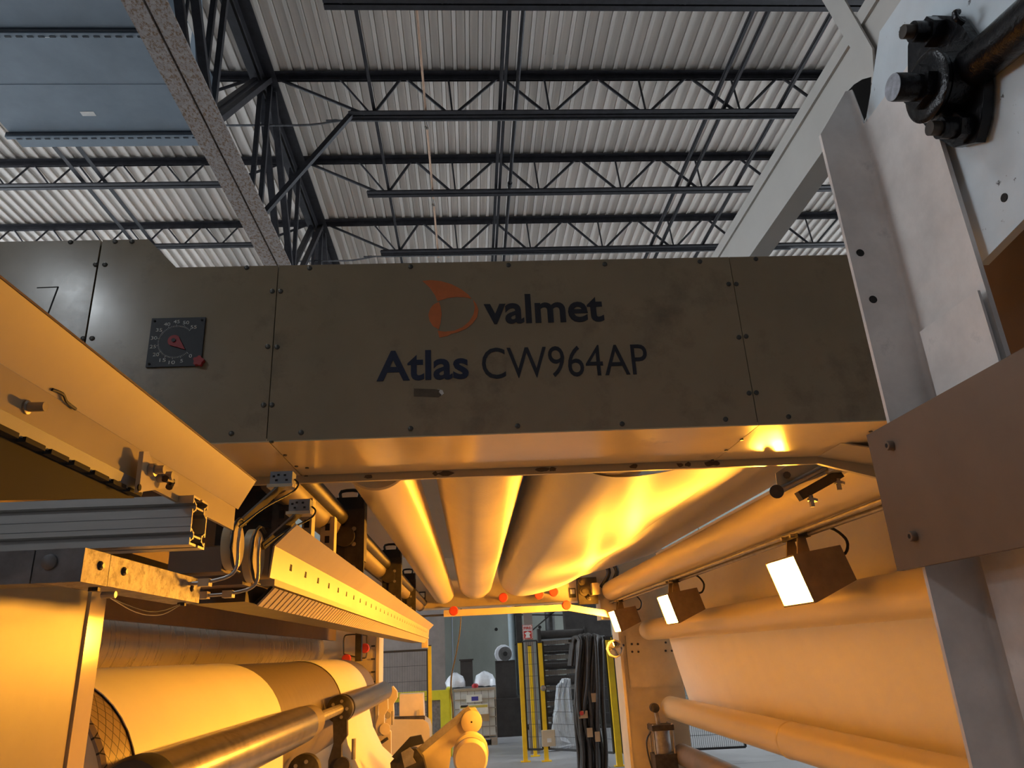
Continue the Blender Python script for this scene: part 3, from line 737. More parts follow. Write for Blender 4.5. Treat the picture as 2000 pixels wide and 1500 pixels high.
# hanging sheet at right
hs = [(tops[-1][0] + .02, tops[-1][1] - .005), (2.08, 2.3), (xR2 + .125, zR2 + .02), (xR3 + .122, zR3 + .03), (xR3 + .09, zR3 - .09)]
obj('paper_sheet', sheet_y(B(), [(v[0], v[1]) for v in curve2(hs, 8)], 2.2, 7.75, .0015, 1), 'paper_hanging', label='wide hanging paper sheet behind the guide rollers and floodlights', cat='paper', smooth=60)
# ------------------------------------------------------------------ floodlights and their rail
XLm = 1.45; th = math.radians(15.6)
L1 = U(1540, 1137, X=XLm)
def flood(c, label):
    t = thing('floodlight', c, label, 'floodlight', 'floodlights on the rail')
    n = Vector((-math.cos(th), 0, -math.sin(th))); dn = Vector((math.sin(th), 0, -math.cos(th))); ey = Vector((0, 1, 0))
    def P(a, b, d): return c + ey * a + dn * b - n * d
    W, H, D = .165, .108, .23
    bm = B()
    f = [bm.verts.new(P(a * W, b * H, .012)) for a, b in ((-1, -1), (1, -1), (1, 1), (-1, 1))]
    k = [bm.verts.new(P(a * W * .92, b * H * .74, D)) for a, b in ((-1, -1), (1, -1), (1, 1), (-1, 1))]
    bm.faces.new(f); bm.faces.new(k[::-1])
    for i in range(4): bm.faces.new((f[i], k[i], k[(i + 1) % 4], f[(i + 1) % 4]))
    hs_ = obj('housing', bm, 'lamp_body', t, bevel=.014)
    bm = B()
    for a0, a1, b0, b1 in ((-1, 1, -1, -.93), (-1, 1, .93, 1), (-1, -.955, -.93, .93), (.955, 1, -.93, .93)):
        prism(bm, [P(a * W, b * H, .014) for a, b in ((a0, b0), (a1, b0), (a1, b1), (a0, b1))], n * .014)
    obj('bezel', bm, 'lamp_body', t)
    obj('lens', prism(B(), [P(a * W * .95, b * H * .93, .011) for a, b in ((-1, -1), (1, -1), (1, 1), (-1, 1))], n * .003), 'lamp_face', t)
    rail = Vector((xR1 + .02, c.y, zR1 - .135))
    for s in (-1, 1):
        q = P(s * .06, -H * .9, .10)
        bm = B(); prism(bm, [q + Vector((-.03, 0, 0)), q + Vector((.03, 0, 0)), Vector((rail.x + .018, q.y, rail.z)), Vector((rail.x - .018, q.y, rail.z))], (0, .012, 0)); obj('yoke_arm', bm, 'lamp_body', t)
    obj('clamp', box(B(), rail.x - .03, rail.x + .03, c.y - .09, c.y + .09, rail.z - .006, rail.z + .02), 'mech_dark', t, bevel=.004)
    for yb in (-.05, .05): obj('clamp_bolt', hexbolt(B(), (rail.x - .03, c.y + yb, rail.z + .006), (-1, 0, 0), .009, .02), 'mech_steel', t)
    q = P(-.02, -.05, D)
    obj('power_cable', tube(B(), [q, q + Vector((.05, -.05, .0)), q + Vector((.08, -.02, .07)), q + Vector((.03, .06, .14)), rail + Vector((.03, .1, .02))], .007, 8, 5), 'black_plastic', t, smooth=60)
    return t
for yy, lb in ((L1.y, 'large glowing floodlight nearest the grey post'), (U(1303, 1190, X=XLm).y, 'glowing floodlight in the middle of the rail'), (U(1200, 1213, X=XLm).y, 'glowing floodlight at the far frame end of the rail')):
    flood(Vector((XLm, yy, L1.z)), lb)
rl = thing('light_rail', (xR1, 5, zR1 - .14), 'pair of thin rails under the long guide roller holding floodlights', 'rail')
for dx, dz in ((.0, -.118), (.045, -.128)): obj('rail_bar', cyl(B(), (xR1 + dx, 2.0, zR1 + dz), (xR1 + dx, 8.2, zR1 + dz), .011, 10), 'mech_steel', rl, smooth=40)

# little web-edge sensor slide under the flared beam end
c = U(1590, 935, Y=2.3)
se = thing('edge_sensor', c, 'small slide actuator bracket with end roller hanging under the crossbeam corner', 'actuator')
def S_(px, py, y=2.3): return U(px, py, Y=y)
obj('bracket_plate', prism(B(), [S_(a, b) for a, b in ((1515, 924), (1545, 905), (1600, 905), (1618, 925), (1520, 962))], (0, .006, 0)), 'paint_frame', se)
obj('slide_rod', cyl(B(), S_(1515, 962, 2.28), S_(1612, 912, 2.28), .012, 14), 'mech_steel', se, smooth=40)
obj('end_roller', cyl(B(), S_(1517, 960, 2.25), S_(1517, 960, 2.32), .022, 18), 'mech_dark', se, smooth=40)
obj('carriage', bar(B(), S_(1560, 970, 2.29), S_(1640, 925, 2.29), .03, .03), 'mech_dark', se)
for px, py in ((1583, 968), (1636, 935)):
    bm = B(); cyl(bm, S_(px, py, 2.28), S_(px + 4, py + 22, 2.28), .008, 8); cyl(bm, S_(px + 4, py + 6, 2.28), S_(px + 4, py + 11, 2.28), .016, 6); obj('adjust_bolt', bm, 'mech_steel', se)
obj('knob', cyl(B(), S_(1537, 928, 2.30), S_(1537, 928, 2.27), .012, 10), 'mech_dark', se)
obj('hanger', box(B(), S_(1620, 915).x - .02, S_(1620, 915).x + .05, YB - .002, 2.33, S_(1620, 915).z - .02, ZB0 + .02), 'paint_frame', se)

# ------------------------------------------------------------------ far frame
YFr = 8.2
fr = thing('far_side_frame', (.3, YFr, 0), 'far amber-lit machine frame with crossbeam, columns and bearing plates', 'machine frame')
def fz(px, py, Y=YFr): return xz(px, py, Y)
xa, z0_ = fz(800, 1190); xb, _ = fz(1205, 1168)
obj('far_crossbeam', box(B(), -1.9, xb + .1, YFr, YFr + .35, z0_, 2.72), 'paint_frame', fr, bevel=.006)
lx0, lz = fz(867, 1206, 8.0); lx1, lz1 = fz(1110, 1192, 8.0); lx2, lz2 = fz(1203, 1206, 8.0)
zl = (lz + lz1) / 2
obj('lower_lip', box(B(), lx0, lx1, 7.96, 8.02, zl, zl + .065), 'paint_frame', fr, bevel=.004)
obj('lower_lip', prism(B(), [(lx1, 7.96, zl), (lx1, 7.96, zl + .065), (lx2, 7.96, zl - .04), (lx2, 7.96, zl - .105)], (0, .06, 0)), 'paint_frame', fr, bevel=.004)
obj('lip_tray', box(B(), lx0 - .3, lx1, 8.02, YFr + .05, zl + .02, zl + .03), 'rack_dark', fr)
cx0, _ = fz(1222, 1350); cx1, _ = fz(1328, 1350)
obj('right_column', box(B(), cx0, cx1 + .05, YFr, YFr + .3, 0, 1.98), 'paint_frame', fr, bevel=.008)
obj('column_top_plate', box(B(), cx0 + .05, cx1 + .02, YFr - .02, YFr, 1.28, 1.80), 'paint_frame', fr, bevel=.004)
obj('column_upper', box(B(), fz(1170, 1150)[0], cx1 + .4, YFr + .01, YFr + .3, 1.98, 2.7), 'paint_frame', fr, bevel=.008)
obj('column_flange', box(B(), cx0 - .03, cx0, YFr - .06, YFr + .3, 0, 1.95), 'paint_frame', fr, bevel=.004)
for px, py in ((1233, 1258), (1245, 1258), (1234, 1273), (1246, 1273), (1299, 1255), (1310, 1255), (1299, 1271), (1311, 1271)):
    x, z = fz(px, py); obj('plate_bolt', hexbolt(B(), (x, YFr - .02, z), (0, -1, 0), .012, .012), 'mech_dark', fr)
lx, _ = fz(600, 1300); rx, _ = fz(742, 1300)
obj('left_column', box(B(), -2.6, rx, YFr - .05, YFr + .3, 0, 2.3), 'paint_frame', fr, bevel=.008)
obj('left_edge_strip', box(B(), rx - .03, rx, YFr - .09, YFr - .05, 0, 2.25), 'paint_cream', fr, bevel=.004)
for py in (1262, 1287, 1312, 1331):
    x, z = fz(731, py); obj('edge_slot', box(B(), x - .02, x + .02, YFr - .0955, YFr - .089, z - .008, z + .008), 'hole_dark', fr)
# red discs
reds = ((983, 1167, 7.9, 'on the far frame under the ribbed roller'), (1053, 1161, 7.9, 'on the far frame, left of a close pair'), (1082, 1156, 7.9, 'on the far frame, right of a close pair'),
        (886, 1193, 7.95, 'on the far lip bar, at its straight end'), (1107, 1182, 7.95, 'on the far lip bar, at its bend'), (712, 1266, 8.0, 'on the left column beside the loop of cable'), (676, 1287, 8.0, 'on the left column below the loop of cable'))
for px, py, y, w_ in reds:
    x, z = xz(px, py, y); r = .048
    t = thing('safety_target', (x, y, z - r), 'red round disc ' + w_, 'disc', 'red discs on the far frame')
    bm = B(); lathe(bm, (x, y, z), (0, 1, 0), [(0, r * .86), (.008, r), (.03, r), (.034, r * .8)], 20); obj('disc', bm, 'red_disc', t, smooth=40)
    obj('stem', cyl(B(), (x, y + .034, z), (x, YFr + .02, z), .014, 10), 'mech_dark', t)
for px, py, lb in ((825, 1165, 'left of the slim cream roller'), (1118, 1158, 'right of the red disc pair')):
    x, z = xz(px, py, YFr)
    t = thing('display_box', (x, YFr, z - .04), 'small black framed window on far beam ' + lb, 'box')
    obj('frame', box(B(), x - .035, x + .035, YFr - .012, YFr, z - .05, z + .05), 'black_plastic', t, bevel=.003)
    obj('screen', box(B(), x - .024, x + .024, YFr - .015, YFr - .011, z - .012, z + .036), 'tote_plastic', t)
# gear cluster at far right of the beam
x, z = xz(1145, 1150, 8.1)
t = thing('brake_unit', (x, 8.1, z - .15), 'small brass coloured brake mechanism on the far frame beside the red discs', 'mechanism')
obj('back_plate', box(B(), x - .09, x + .12, 8.1, YFr, z - .16, z + .12), 'mech_dark', t, bevel=.006)
for dx, dz, r in ((-.05, .07, .045), (-.03, -.03, .06), (.02, -.1, .03)):
    obj('gear', lathe(B(), (x + dx, 8.04, z + dz), (0, 1, 0), [(0, r * .4), (.02, r * .4), (.022, r * .8), (.05, r * .8)], 12), 'mech_dark', t, smooth=40)
obj('motor_cube', box(B(), x + .05, x + .13, 8.0, 8.1, z - .07, z + .05), 'paint_frame', t, bevel=.008)
x, z = xz(1185, 1110, 8.15)
for n, dx in enumerate((-.03, .06)):
    bm = B(); tube(bm, [(x + dx, 8.15, z + .28), (x + dx - .02, 8.1, z + .1), (x + dx + .04, 8.1, z - .05), (x + dx - .05, 8.15, z - .2)], .025, 8, 5)
    obj('air_hose', bm, 'hose', label='black hose behind the brake mechanism, %s one' % ('thinner inner', 'thinner outer')[n], cat='hose', smooth=60)
# pneumatic cylinder at right column
x, z = xz(1288, 1410, 8.0); zt_ = xz(1285, 1380, 8.0)[1]
t = thing('pneumatic_cylinder', (x, 8.0, 0.2), 'upright pneumatic cylinder with tie rods on the far right column', 'cylinder')
zc0 = xz(1290, 1470, 8)[1]; zc1 = xz(1285, 1425, 8)[1]; zr1 = xz(1281, 1382, 8)[1]
obj('barrel', cyl(B(), (x, 7.98, zc0), (x, 7.98, zc1), .085, 24), 'mech_steel', t, smooth=40)
obj('head', box(B(), x - .11, x + .11, 7.87, 8.09, zc1, zc1 + .05), 'mech_dark', t, bevel=.006)
obj('body_base', box(B(), x - .11, x + .11, 7.87, 8.09, zc0 - .5, zc0), 'mech_dark', t, bevel=.006)
for sx in (-.095, .095):
    for sy in (-.1, .1): obj('tie_rod', cyl(B(), (x + sx, 7.98 + sy * .95, zc0 - .02), (x + sx, 7.98 + sy * .95, zc1 + .06), .01, 8), 'mech_steel', t)
obj('piston_rod', cyl(B(), (x - .01, 7.98, zc1), (x - .035, 7.98, zr1), .022, 14), 'mech_steel', t, smooth=40)
obj('clevis', lathe(B(), (x - .04, 7.94, zr1), (0, 1, 0), [(0, .03), (.01, .045), (.08, .045), (.09, .03)], 16), 'mech_dark', t, smooth=40)
obj('air_line', tube(B(), [(x - .12, 7.9, zc1), (x - .17, 7.9, zc1 - .08), (x - .17, 7.9, zc0), (x - .13, 7.9, zc0 - .2)], .008, 8, 5), 'black_plastic', t)
# round convex mirror
x, z = xz(1200, 1267, 8.1)
t = thing('round_mirror', (x, 8.1, z - .09), 'round glass mirror in a pale rim on the far right column edge', 'mirror')
obj('rim', lathe(B(), (x, 8.05, z), (0, 1, 0), [(0, .085), (.006, .095), (.03, .095), (.035, .08)], 8), 'paint_frame', t)
obj('glass', lathe(B(), (x, 8.03, z), (0, 1, 0), [(0, .01), (.008, .04), (.018, .07), (.026, .08)], 28), 'glass_mirror', t, smooth=80)
obj('mount_arm', cyl(B(), (x, 8.08, z), (cx0 + .02, YFr - .04, z + .03), .012, 8), 'mech_dark', t)

# ------------------------------------------------------------------ left near unit (bent plate, slotted cover), extrusion and brackets
Ye = 1.45; Yn0 = -.7
A = U(500, 940, Y=Ye); Bq_ = U(465, 995, Y=Ye); Cq = U(462, 1039, Y=Ye); Dq = U(458, 1056, Y=Ye)
nu = thing('bent_cover', (A.x, Ye, Dq.z), 'near amber-lit bent sheet cover with slotted lower edge left of the crossbeam', 'cover')
def yplate(pts, y0, y1, nm, m, par, thk=.003, bevel=.0008):
    bm = B(); sheet_y(bm, pts, y0, y1, thk, 1); return obj(nm, bm, m, par, bevel=0)
yplate([(A.x, A.z), (Bq_.x, Bq_.z)], Yn0, Ye, 'upper_plate', 'paint_cream', nu, -.004)
yplate([(Bq_.x + .001, Bq_.z - .001), (Cq.x, Cq.z)], Yn0, Ye - .02, 'side_plate', 'paint_cream', nu, -.006)
yplate([(Cq.x + .004, Cq.z - .001), (Dq.x + .004, Dq.z)], Yn0, 1.02, 'slotted_cover', 'grey_plastic', nu, -.003)
for k in range(35):
    y = -.656 + k * .048
    obj('slot', box(B(), Dq.x - .002, Dq.x + .0075, y, y + .036, Dq.z - .004, Dq.z + .0015), 'hole_dark', nu)
obj('underside', prism(B(), [U(a_, b_, X=Dq.x - .006) for a_, b_ in ((-420, 632), (262, 966), (262, 973), (120, 975), (-420, 985))], (-.004, 0, 0)), 'hole_dark', nu)  # near-black upright plate, puts the shade below the cover into colour
obj('plate_edge_wear', box(B(), A.x - .004, A.x + .001, Yn0, Ye, A.z - .0005, A.z + .002), 'brown_plate', nu)
# slack ring of dirt / fuzz on the fold
c = U(125, 785, X=Bq_.x + .001)
bm = B(); tube(bm, [(c.x + .002, c.y - .03, c.z + .004), (c.x + .004, c.y - .012, c.z + .005), (c.x + .003, c.y, c.z), (c.x + .003, c.y + .02, c.z - .002)], .0018, 6, 4); obj('frayed_tape', bm, 'black_plastic', nu)
q = U(62, 795, X=Cq.x + .006)
bb = obj('clamp_bolt', lathe(B(), (Bq_.x, q.y, q.z), (1, 0, 0), [(0, .0075), (.003, .0075), (.004, .005), (.02, .005)], 16), 'mech_steel', nu, smooth=40)
# bracket with two bolts
bk = [U(a, b, X=Cq.x + .012) for a, b in ((272, 882), (282, 882), (290, 905), (300, 905), (340, 930), (340, 950), (262, 962))]
t = thing('bolted_bracket', bk[-1], 'small steel bracket with two silver bolts on the bent cover', 'bracket')
obj('bracket_plate', prism(B(), bk, (.006, 0, 0)), 'paint_frame', t, bevel=.001)
for px, py in ((295, 918), (312, 930)):
    q = U(px, py, X=Cq.x + .02); obj('bolt', lathe(B(), (Cq.x + .018, q.y, q.z), (1, 0, 0), [(0, .009), (.008, .009), (.0085, .006), (.02, .006)], 14), 'mech_steel', t, smooth=40)
q = U(275, 952, X=Cq.x + .02); obj('hole', cyl(B(), (Cq.x + .017, q.y, q.z), (Cq.x + .019, q.y, q.z), .0045, 12), 'hole_dark', t)
obj('pneumatic_fitting', tube(B(), [U(322, 935, X=Cq.x + .03), U(335, 940, X=Cq.x + .03), U(330, 952, X=Cq.x + .03)], .005, 8, 4), 'mech_dark', t)

# aluminium extrusion along X
Yx = 1.15
xe_ = U(374, 1015, Y=Yx).x; ze0 = U(370, 1063, Y=Yx).z; ze1 = U(376, 967, Y=Yx).z; hx = ze1 - ze0; wx = .066
ex = thing('aluminium_extrusion', (xe_ - .4, Yx, ze0), 'grooved aluminium extrusion with open profile end above the galvanised bracket', 'extrusion')
xl_ = xe_ - 1.1; th_ = .0035; sl = .009
def exbox(y0, y1, z0, z1): obj('profile_wall', box(B(), xl_, xe_, y0, y1, z0, z1), 'alu', ex)
zz = [ze0, ze0 + hx * .20 - sl / 2, ze0 + hx * .20 + sl / 2, ze0 + hx * .78 - sl / 2, ze0 + hx * .78 + sl / 2, ze1]
for i in (0, 2, 4):
    exbox(Yx, Yx + th_, zz[i], zz[i + 1]); exbox(Yx + wx - th_, Yx + wx, zz[i], zz[i + 1])
ym = Yx + wx / 2
for z in (ze0, ze1 - th_):
    exbox(Yx + th_, ym - sl / 2, z, z + th_); exbox(ym + sl / 2, Yx + wx - th_, z, z + th_)
for i in (1, 3):
    zc = (zz[i] + zz[i + 1]) / 2
    for y0, s in ((Yx, 1), (Yx + wx, -1)):
        bm = B()
        for dz in (-1, 1):
            bar(bm, (xl_, y0 + s * .003, zc + dz * .008), (xe_, y0 + s * .003, zc + dz * .008), .004, .004)
            prism(bm, [(xl_, y0 + s * .004, zc + dz * .0095), (xl_, y0 + s * .0065, zc + dz * .0095), (xl_, y0 + s * .016, zc + dz * .0035), (xl_, y0 + s * .0135, zc + dz * .0025)], (xe_ - xl_, 0, 0))
        box(bm, xl_, xe_, min(y0 + s * .0135, y0 + s * .0165), max(y0 + s * .0135, y0 + s * .0165), zc - .0055, zc + .0055)
        obj('slot_channel', bm, 'alu', ex)
bm = B()
for z0, z1 in ((zz[1] - .004, zz[2] + .004), (zz[3] - .004, zz[4] + .004)):
    box(bm, xl_, xe_ - .001, Yx + .0165, Yx + wx - .0165, (z0 + z1) / 2 - .0015, (z0 + z1) / 2 + .0015)
obj('inner_web', bm, 'alu', ex)
for f_ in (.36, .55): obj('drawn_line', box(B(), xl_, xe_, Yx - .0005, Yx, ze0 + hx * f_, ze0 + hx * f_ + .0008), 'galv_dark', ex)

# galvanised angle bracket
Yg = 1.06
g0 = U(165, 1070, Y=Yg); g1 = U(160, 1135, Y=Yg); zg1 = g0.z; zg0 = g1.z; xg = g0.x
yg1 = U(391, 1140, X=xg).y
gb = thing('galvanised_bracket', (xg, Yg, zg0), 'mottled galvanised corner bracket with round-head bolts under the extrusion', 'bracket')
yb1 = U(213, 1105, X=xg).y; xf1 = U(65, 1100, Y=Yg).x
obj('front_section', box(B(), xf1 + .001, xg, Yg, Yg + .05, zg0, zg1), 'galv_dark', gb, bevel=.002)  # front sections take a darker zinc copy: their unlit side painted in
obj('front_section', box(B(), xg - .9, xf1 - .001, Yg, Yg + .05, zg0, zg1), 'galv_dark', gb, bevel=.002)
obj('corner_section', box(B(), xg - .05, xg + .001, Yg + .0005, yb1 - .0008, zg0 - .0005, zg1 + .0005), 'galv', gb, bevel=.002)
obj('arm_section', box(B(), xg - .05, xg + .001, yb1 + .0008, yg1, zg0, zg1), 'galv', gb, bevel=.002)
for px, py in ((194, 1105), (240, 1116), (373, 1149)):
    q = U(px, py, X=xg); b_ = obj('bolt', lathe(B(), (xg, q.y, q.z), (1, 0, 0), [(0, .0068), (.003, .0065), (.004, .005)], 16), 'mech_dark', gb, smooth=40)
    obj('bolt_head', cyl(B(), (xg + .003, q.y, q.z), (xg + .0065, q.y, q.z), .0042, 6), 'mech_steel', b_)
q = U(97, 1098, Y=Yg); obj('bolt', lathe(B(), (q.x, Yg, q.z), (0, -1, 0), [(0, .011), (.003, .0105), (.006, .006)], 16), 'galv_dark', gb, smooth=40)
q = U(192, 1155, X=xg - .02); 
for px, py in ((192, 1122 + 20), (360, 1178)):
    q = U(px, py, X=xg - .015); obj('bottom_nut', hexbolt(B(), (xg - .02, q.y, zg0 + .001), (0, 0, -1), .008, .007), 'mech_dark', gb)
bm = B(); a = U(215, 1168, X=xg - .02); b = U(360, 1182, X=xg - .02)
for n, dz in enumerate((.0, .006)):
    m_ = (a + b) / 2 - Vector((0, 0, .022 - dz)); obj('nylon_line', tube(B(), [a - Vector((0, 0, 0)), a * .72 + b * .28 - Vector((0, 0, .017 - dz)), m_, a * .28 + b * .72 - Vector((0, 0, .017 - dz)), b + Vector((0, 0, .006))], .0008, 5, 6), 'galv_dark' if n else 'alu', gb)
obj('plug', cyl(B(), (xg - .008, Yg + .085, zg0 - .012), (xg + .012, Yg + .085, zg0 - .012), .005, 10), 'alu', gb)

# amber-lit cabinet
Yc = 1.5
kx_ = (U(205, 1170, Y=Yc).x + U(157, 1500, Y=Yc).x) / 2
zt_c = U(200, 1160, Y=Yc).z
Ycs = U(153, 1300, X=kx_).y
cb = thing('machine_cabinet', (kx_ - .2, 1.2, 0), 'cream machine side cabinet with edge strip glowing amber under the bracket', 'cabinet')
obj('side_panel', prism(B(), [(kx_, -.7, .02), (kx_, Ycs - .003, .02), (kx_, Ycs - .003, zt_c), (kx_, Yg + .055, zt_c), (kx_, Yg + .055, zg0 - .002), (kx_, -.7, zg0 - .002)], (-.4, 0, 0)), 'paint_cabinet', cb, bevel=.003)
obj('edge_strip', box(B(), kx_ - .4, kx_ + .004, Ycs + .003, Yc, 0.02, zt_c + .004), 'paint_gloss', cb, bevel=.006)
obj('plinth', box(B(), kx_ - .38, kx_ - .02, -.68, Yc - .02, 0, .02), 'rack_dark', cb)
# wheel discs, sensor arms between the two units
def disc_unit(px, py, Y, label, arm_to, box_px, Yb, rad):
    c = U(px, py, Y=Y)
    t = thing('knife_holder', c - Vector((0, 0, rad)), label, 'knife holder', 'knife holders with sensor arms')
    bm = B(); lathe(bm, c - Vector((.02, 0, 0)), (1, 0, 0), [(0, rad * .7), (.004, rad), (.018, rad), (.022, rad * .93)], 40); obj('disc', bm, 'paint_cream', t, smooth=40)
    obj('guard', tube(B(), [c + Vector((.006, rad * math.cos(a_) * 1.08, rad * math.sin(a_) * 1.08)) for a_ in [math.radians(60 + k * 22) for k in range(11)]], .0032, 8), 'black_plastic', t, smooth=60)
    obj('holder_body', box(B(), c.x - .12, c.x - .018, Y - rad * .5, Y + rad * .8, c.z - rad * 1.1, c.z - rad * .1), 'brown_plate', t, bevel=.005)
    lo = c + Vector((.004, -.01, -rad * .9))
    obj('air_tube', tube(B(), [c + Vector((.012, -rad * .5, rad * .6)), c + Vector((.014, -rad * .75, 0)), lo + Vector((.008, -.025, -.01)), lo + Vector((-.03, -.03, -.028)), lo + Vector((-.10, -.03, -.03)), lo + Vector((-.12, -.03, -.01))], .0035, 8, 5), 'alu', t, smooth=60)
    for f_ in (0, .05): obj('tube_clip', box(B(), lo.x - .055 - f_, lo.x - .035 - f_, lo.y - .04, lo.y - .02, lo.z - .038, lo.z - .024), 'paint_frame', t)
    b = U(*box_px, Y=Yb)
    a0 = U(*arm_to, Y=Y)
    obj('sensor_arm', bar(B(), a0, b - Vector((.0, 0, .012)), .009, .014), 'mech_dark', t)
    sb = obj('sensor_box', box(B(), b.x - .024, b.x + .024, b.y - .018, b.y + .018, b.z - .013, b.z + .015), 'grey_plastic', t, bevel=.0015)
    for dx, dz in ((-.016, .004), (-.006, .007), (.008, .006), (-.01, -.005), (.012, -.005)): obj('port', box(B(), b.x + dx - .0025, b.x + dx + .0025, b.y - .0195, b.y - .017, b.z + dz - .002, b.z + dz + .002), 'hole_dark', sb)
    obj('sensor_tray', box(B(), b.x - .03, b.x + .026, b.y - .02, b.y + .02, b.z - .020, b.z - .013), 'paint_frame', t)
    obj('sensor_cable', tube(B(), [b + Vector((.025, 0, 0)), b + Vector((.034, 0, -.012)), b + Vector((.02, 0, -.03)), (a0 + b) / 2 + Vector((.012, -.008, -.012)), a0 + Vector((.008, -.01, 0))], .0022, 6, 5), 'black_plastic', t)
    return t
disc_unit(462, 1065, 1.5, 'cream knife holder disc with sensor box on arm, at the bent cover end', (462, 1030), (553, 937), 1.62, .048)
disc_unit(502, 1085, 1.62, 'cream knife holder disc with sensor box on arm, at the long slotted cover', (512, 1068), (588, 990), 1.72, .056)
# far unit: long slotted cover under the knife rail
Y0f = 1.66; Y1f = 7.7
f_A = U(580, 1025, Y=Y0f); f_B = U(537, 1066, Y=Y0f); f_C = U(527, 1128, Y=Y0f); f_D = U(522, 1145, Y=Y0f)
fu = thing('slotted_cover', (f_A.x, 4.5, f_D.z), 'long cream slotted cover with square holes running back along the machine', 'cover')
yplate([(f_A.x, f_A.z), (f_B.x, f_B.z)], Y0f, Y1f, 'upper_plate', 'paint_cream', fu, -.004)
yplate([(f_B.x, f_B.z), (f_C.x, f_C.z)], Y0f, Y1f, 'side_plate', 'paint_cream', fu, -.004)
obj('bottom_ledge', box(B(), f_C.x - .03, f_C.x + .003, Y0f + .03, Y1f, f_D.z + .004, f_C.z), 'paint_cream', fu, bevel=.002)
n = 34
for k in range(n):
    y = Y0f + .16 + k * .165
    obj('square_hole', box(B(), f_C.x + .0005, f_C.x + .005, y, y + .016, (f_B.z * .52 + f_C.z * .48) - .006, (f_B.z * .52 + f_C.z * .48) + .006) if 0 else prism(B(), [(f_B.x * .6 + f_C.x * .4 + .0006, y, f_B.z * .6 + f_C.z * .4 + .006), (f_B.x * .6 + f_C.x * .4 + .0006, y + .02, f_B.z * .6 + f_C.z * .4 + .006), (f_B.x * .52 + f_C.x * .48 + .0006, y + .02, f_B.z * .52 + f_C.z * .48 - .004), (f_B.x * .52 + f_C.x * .48 + .0006, y, f_B.z * .52 + f_C.z * .48 - .004)], (-.003, 0, 0)), 'hole_dark', fu)
bm = B(); prism(bm, [(0, 0, 0), (-.034, 0, -.036), (-.031, 0, -.039), (.004, 0, -.002)], (0, .034, 0)); comb_me = mesh_from('comb_tooth', bm, 'paint_frame')
for k in range(130):
    y = Y0f + .05 + k * .0455
    if y + .04 < Y1f: inst(comb_me, 'comb_tooth', fu, (f_D.x, y, f_D.z + .002))
obj('comb_backing', prism(B(), [(f_D.x - .001, Y0f + .05, f_D.z + .003), (f_D.x - .036, Y0f + .05, f_D.z - .033), (f_D.x - .04, Y0f + .05, f_D.z - .03), (f_D.x - .005, Y0f + .05, f_D.z + .006)], (0, Y1f - Y0f - .1, 0)), 'hole_dark', fu)
obj('underside_rail', box(B(), f_D.x - .16, f_D.x - .045, Y0f, Y1f, f_D.z - .03, f_D.z + .01), 'mech_dark', fu)
obj('end_bracket', box(B(), f_D.x - .06, f_D.x - .0, Y1f - .08, Y1f, f_D.z - .08, f_D.z), 'paint_frame', fu, bevel=.004)
# lower trough plate behind
d0 = U(400, 1128, Y=1.75); d1 = U(400, 1165, Y=1.75)
e0 = U(560, 1165, Y=2.6); 
t = thing('lower_trough', (d0.x, 4.5, d1.z), 'broad smooth cream trough under the slotted cover above the chrome roller', 'trough')
tsec = [xz(780, 1243, 7.6), xz(748, 1238, 7.6), xz(700, 1228, 7.6), xz(640, 1208, 7.6)]
obj('trough_sheet', sheet_y(B(), tsec, 1.8, 7.6, .006, 1), 'paint_frame', t, smooth=60)
obj('trough_rib', box(B(), tsec[1][0] - .01, tsec[1][0] + .03, 1.8, 7.6, tsec[1][1] - .004, tsec[1][1] + .05), 'mech_dark', t)
obj('end_post', box(B(), tsec[2][0] - .02, tsec[2][0] + .04, 7.55, 7.62, tsec[2][1] - .3, tsec[2][1]), 'mech_dark', t)

# knife rails, carriages and struts behind the slotted cover
for nm, px, py, r, lb in (('upper', 812, 1150, .036, 'thin upper'), ('lower', 795, 1163, .044, 'thick lower')):
    pass
XK = -.62
def rail_line(p, q, r, lb, y0=1.9, y1=7.9):
    a = U(*p, X=XK); 
    return obj('knife_rail', cyl(B(), (a.x, y0, a.z), (a.x, y1, a.z), r, 20), 'mech_dark', label=lb, cat='rail', smooth=40)
ra = U(690, 1048, Y=3.6); rb = U(665, 1020, Y=3.0)
def yrail(px, py, Y, r, lb, m):
    a = U(px, py, Y=Y); bm = B(); cyl(bm, (a.x, 2.1, a.z), (a.x, 8.2, a.z), r, 20); obj('knife_rail', bm, m, label=lb, cat='rail', smooth=40); return a
k1 = yrail(660, 1005, 2.9, .036, 'thin round dark knife rail above, passing the black carriages', 'mech_dark')
k2 = yrail(640, 1025, 2.9, .048, 'thicker round brown knife rail below, passing the black carriages', 'roller_dark')
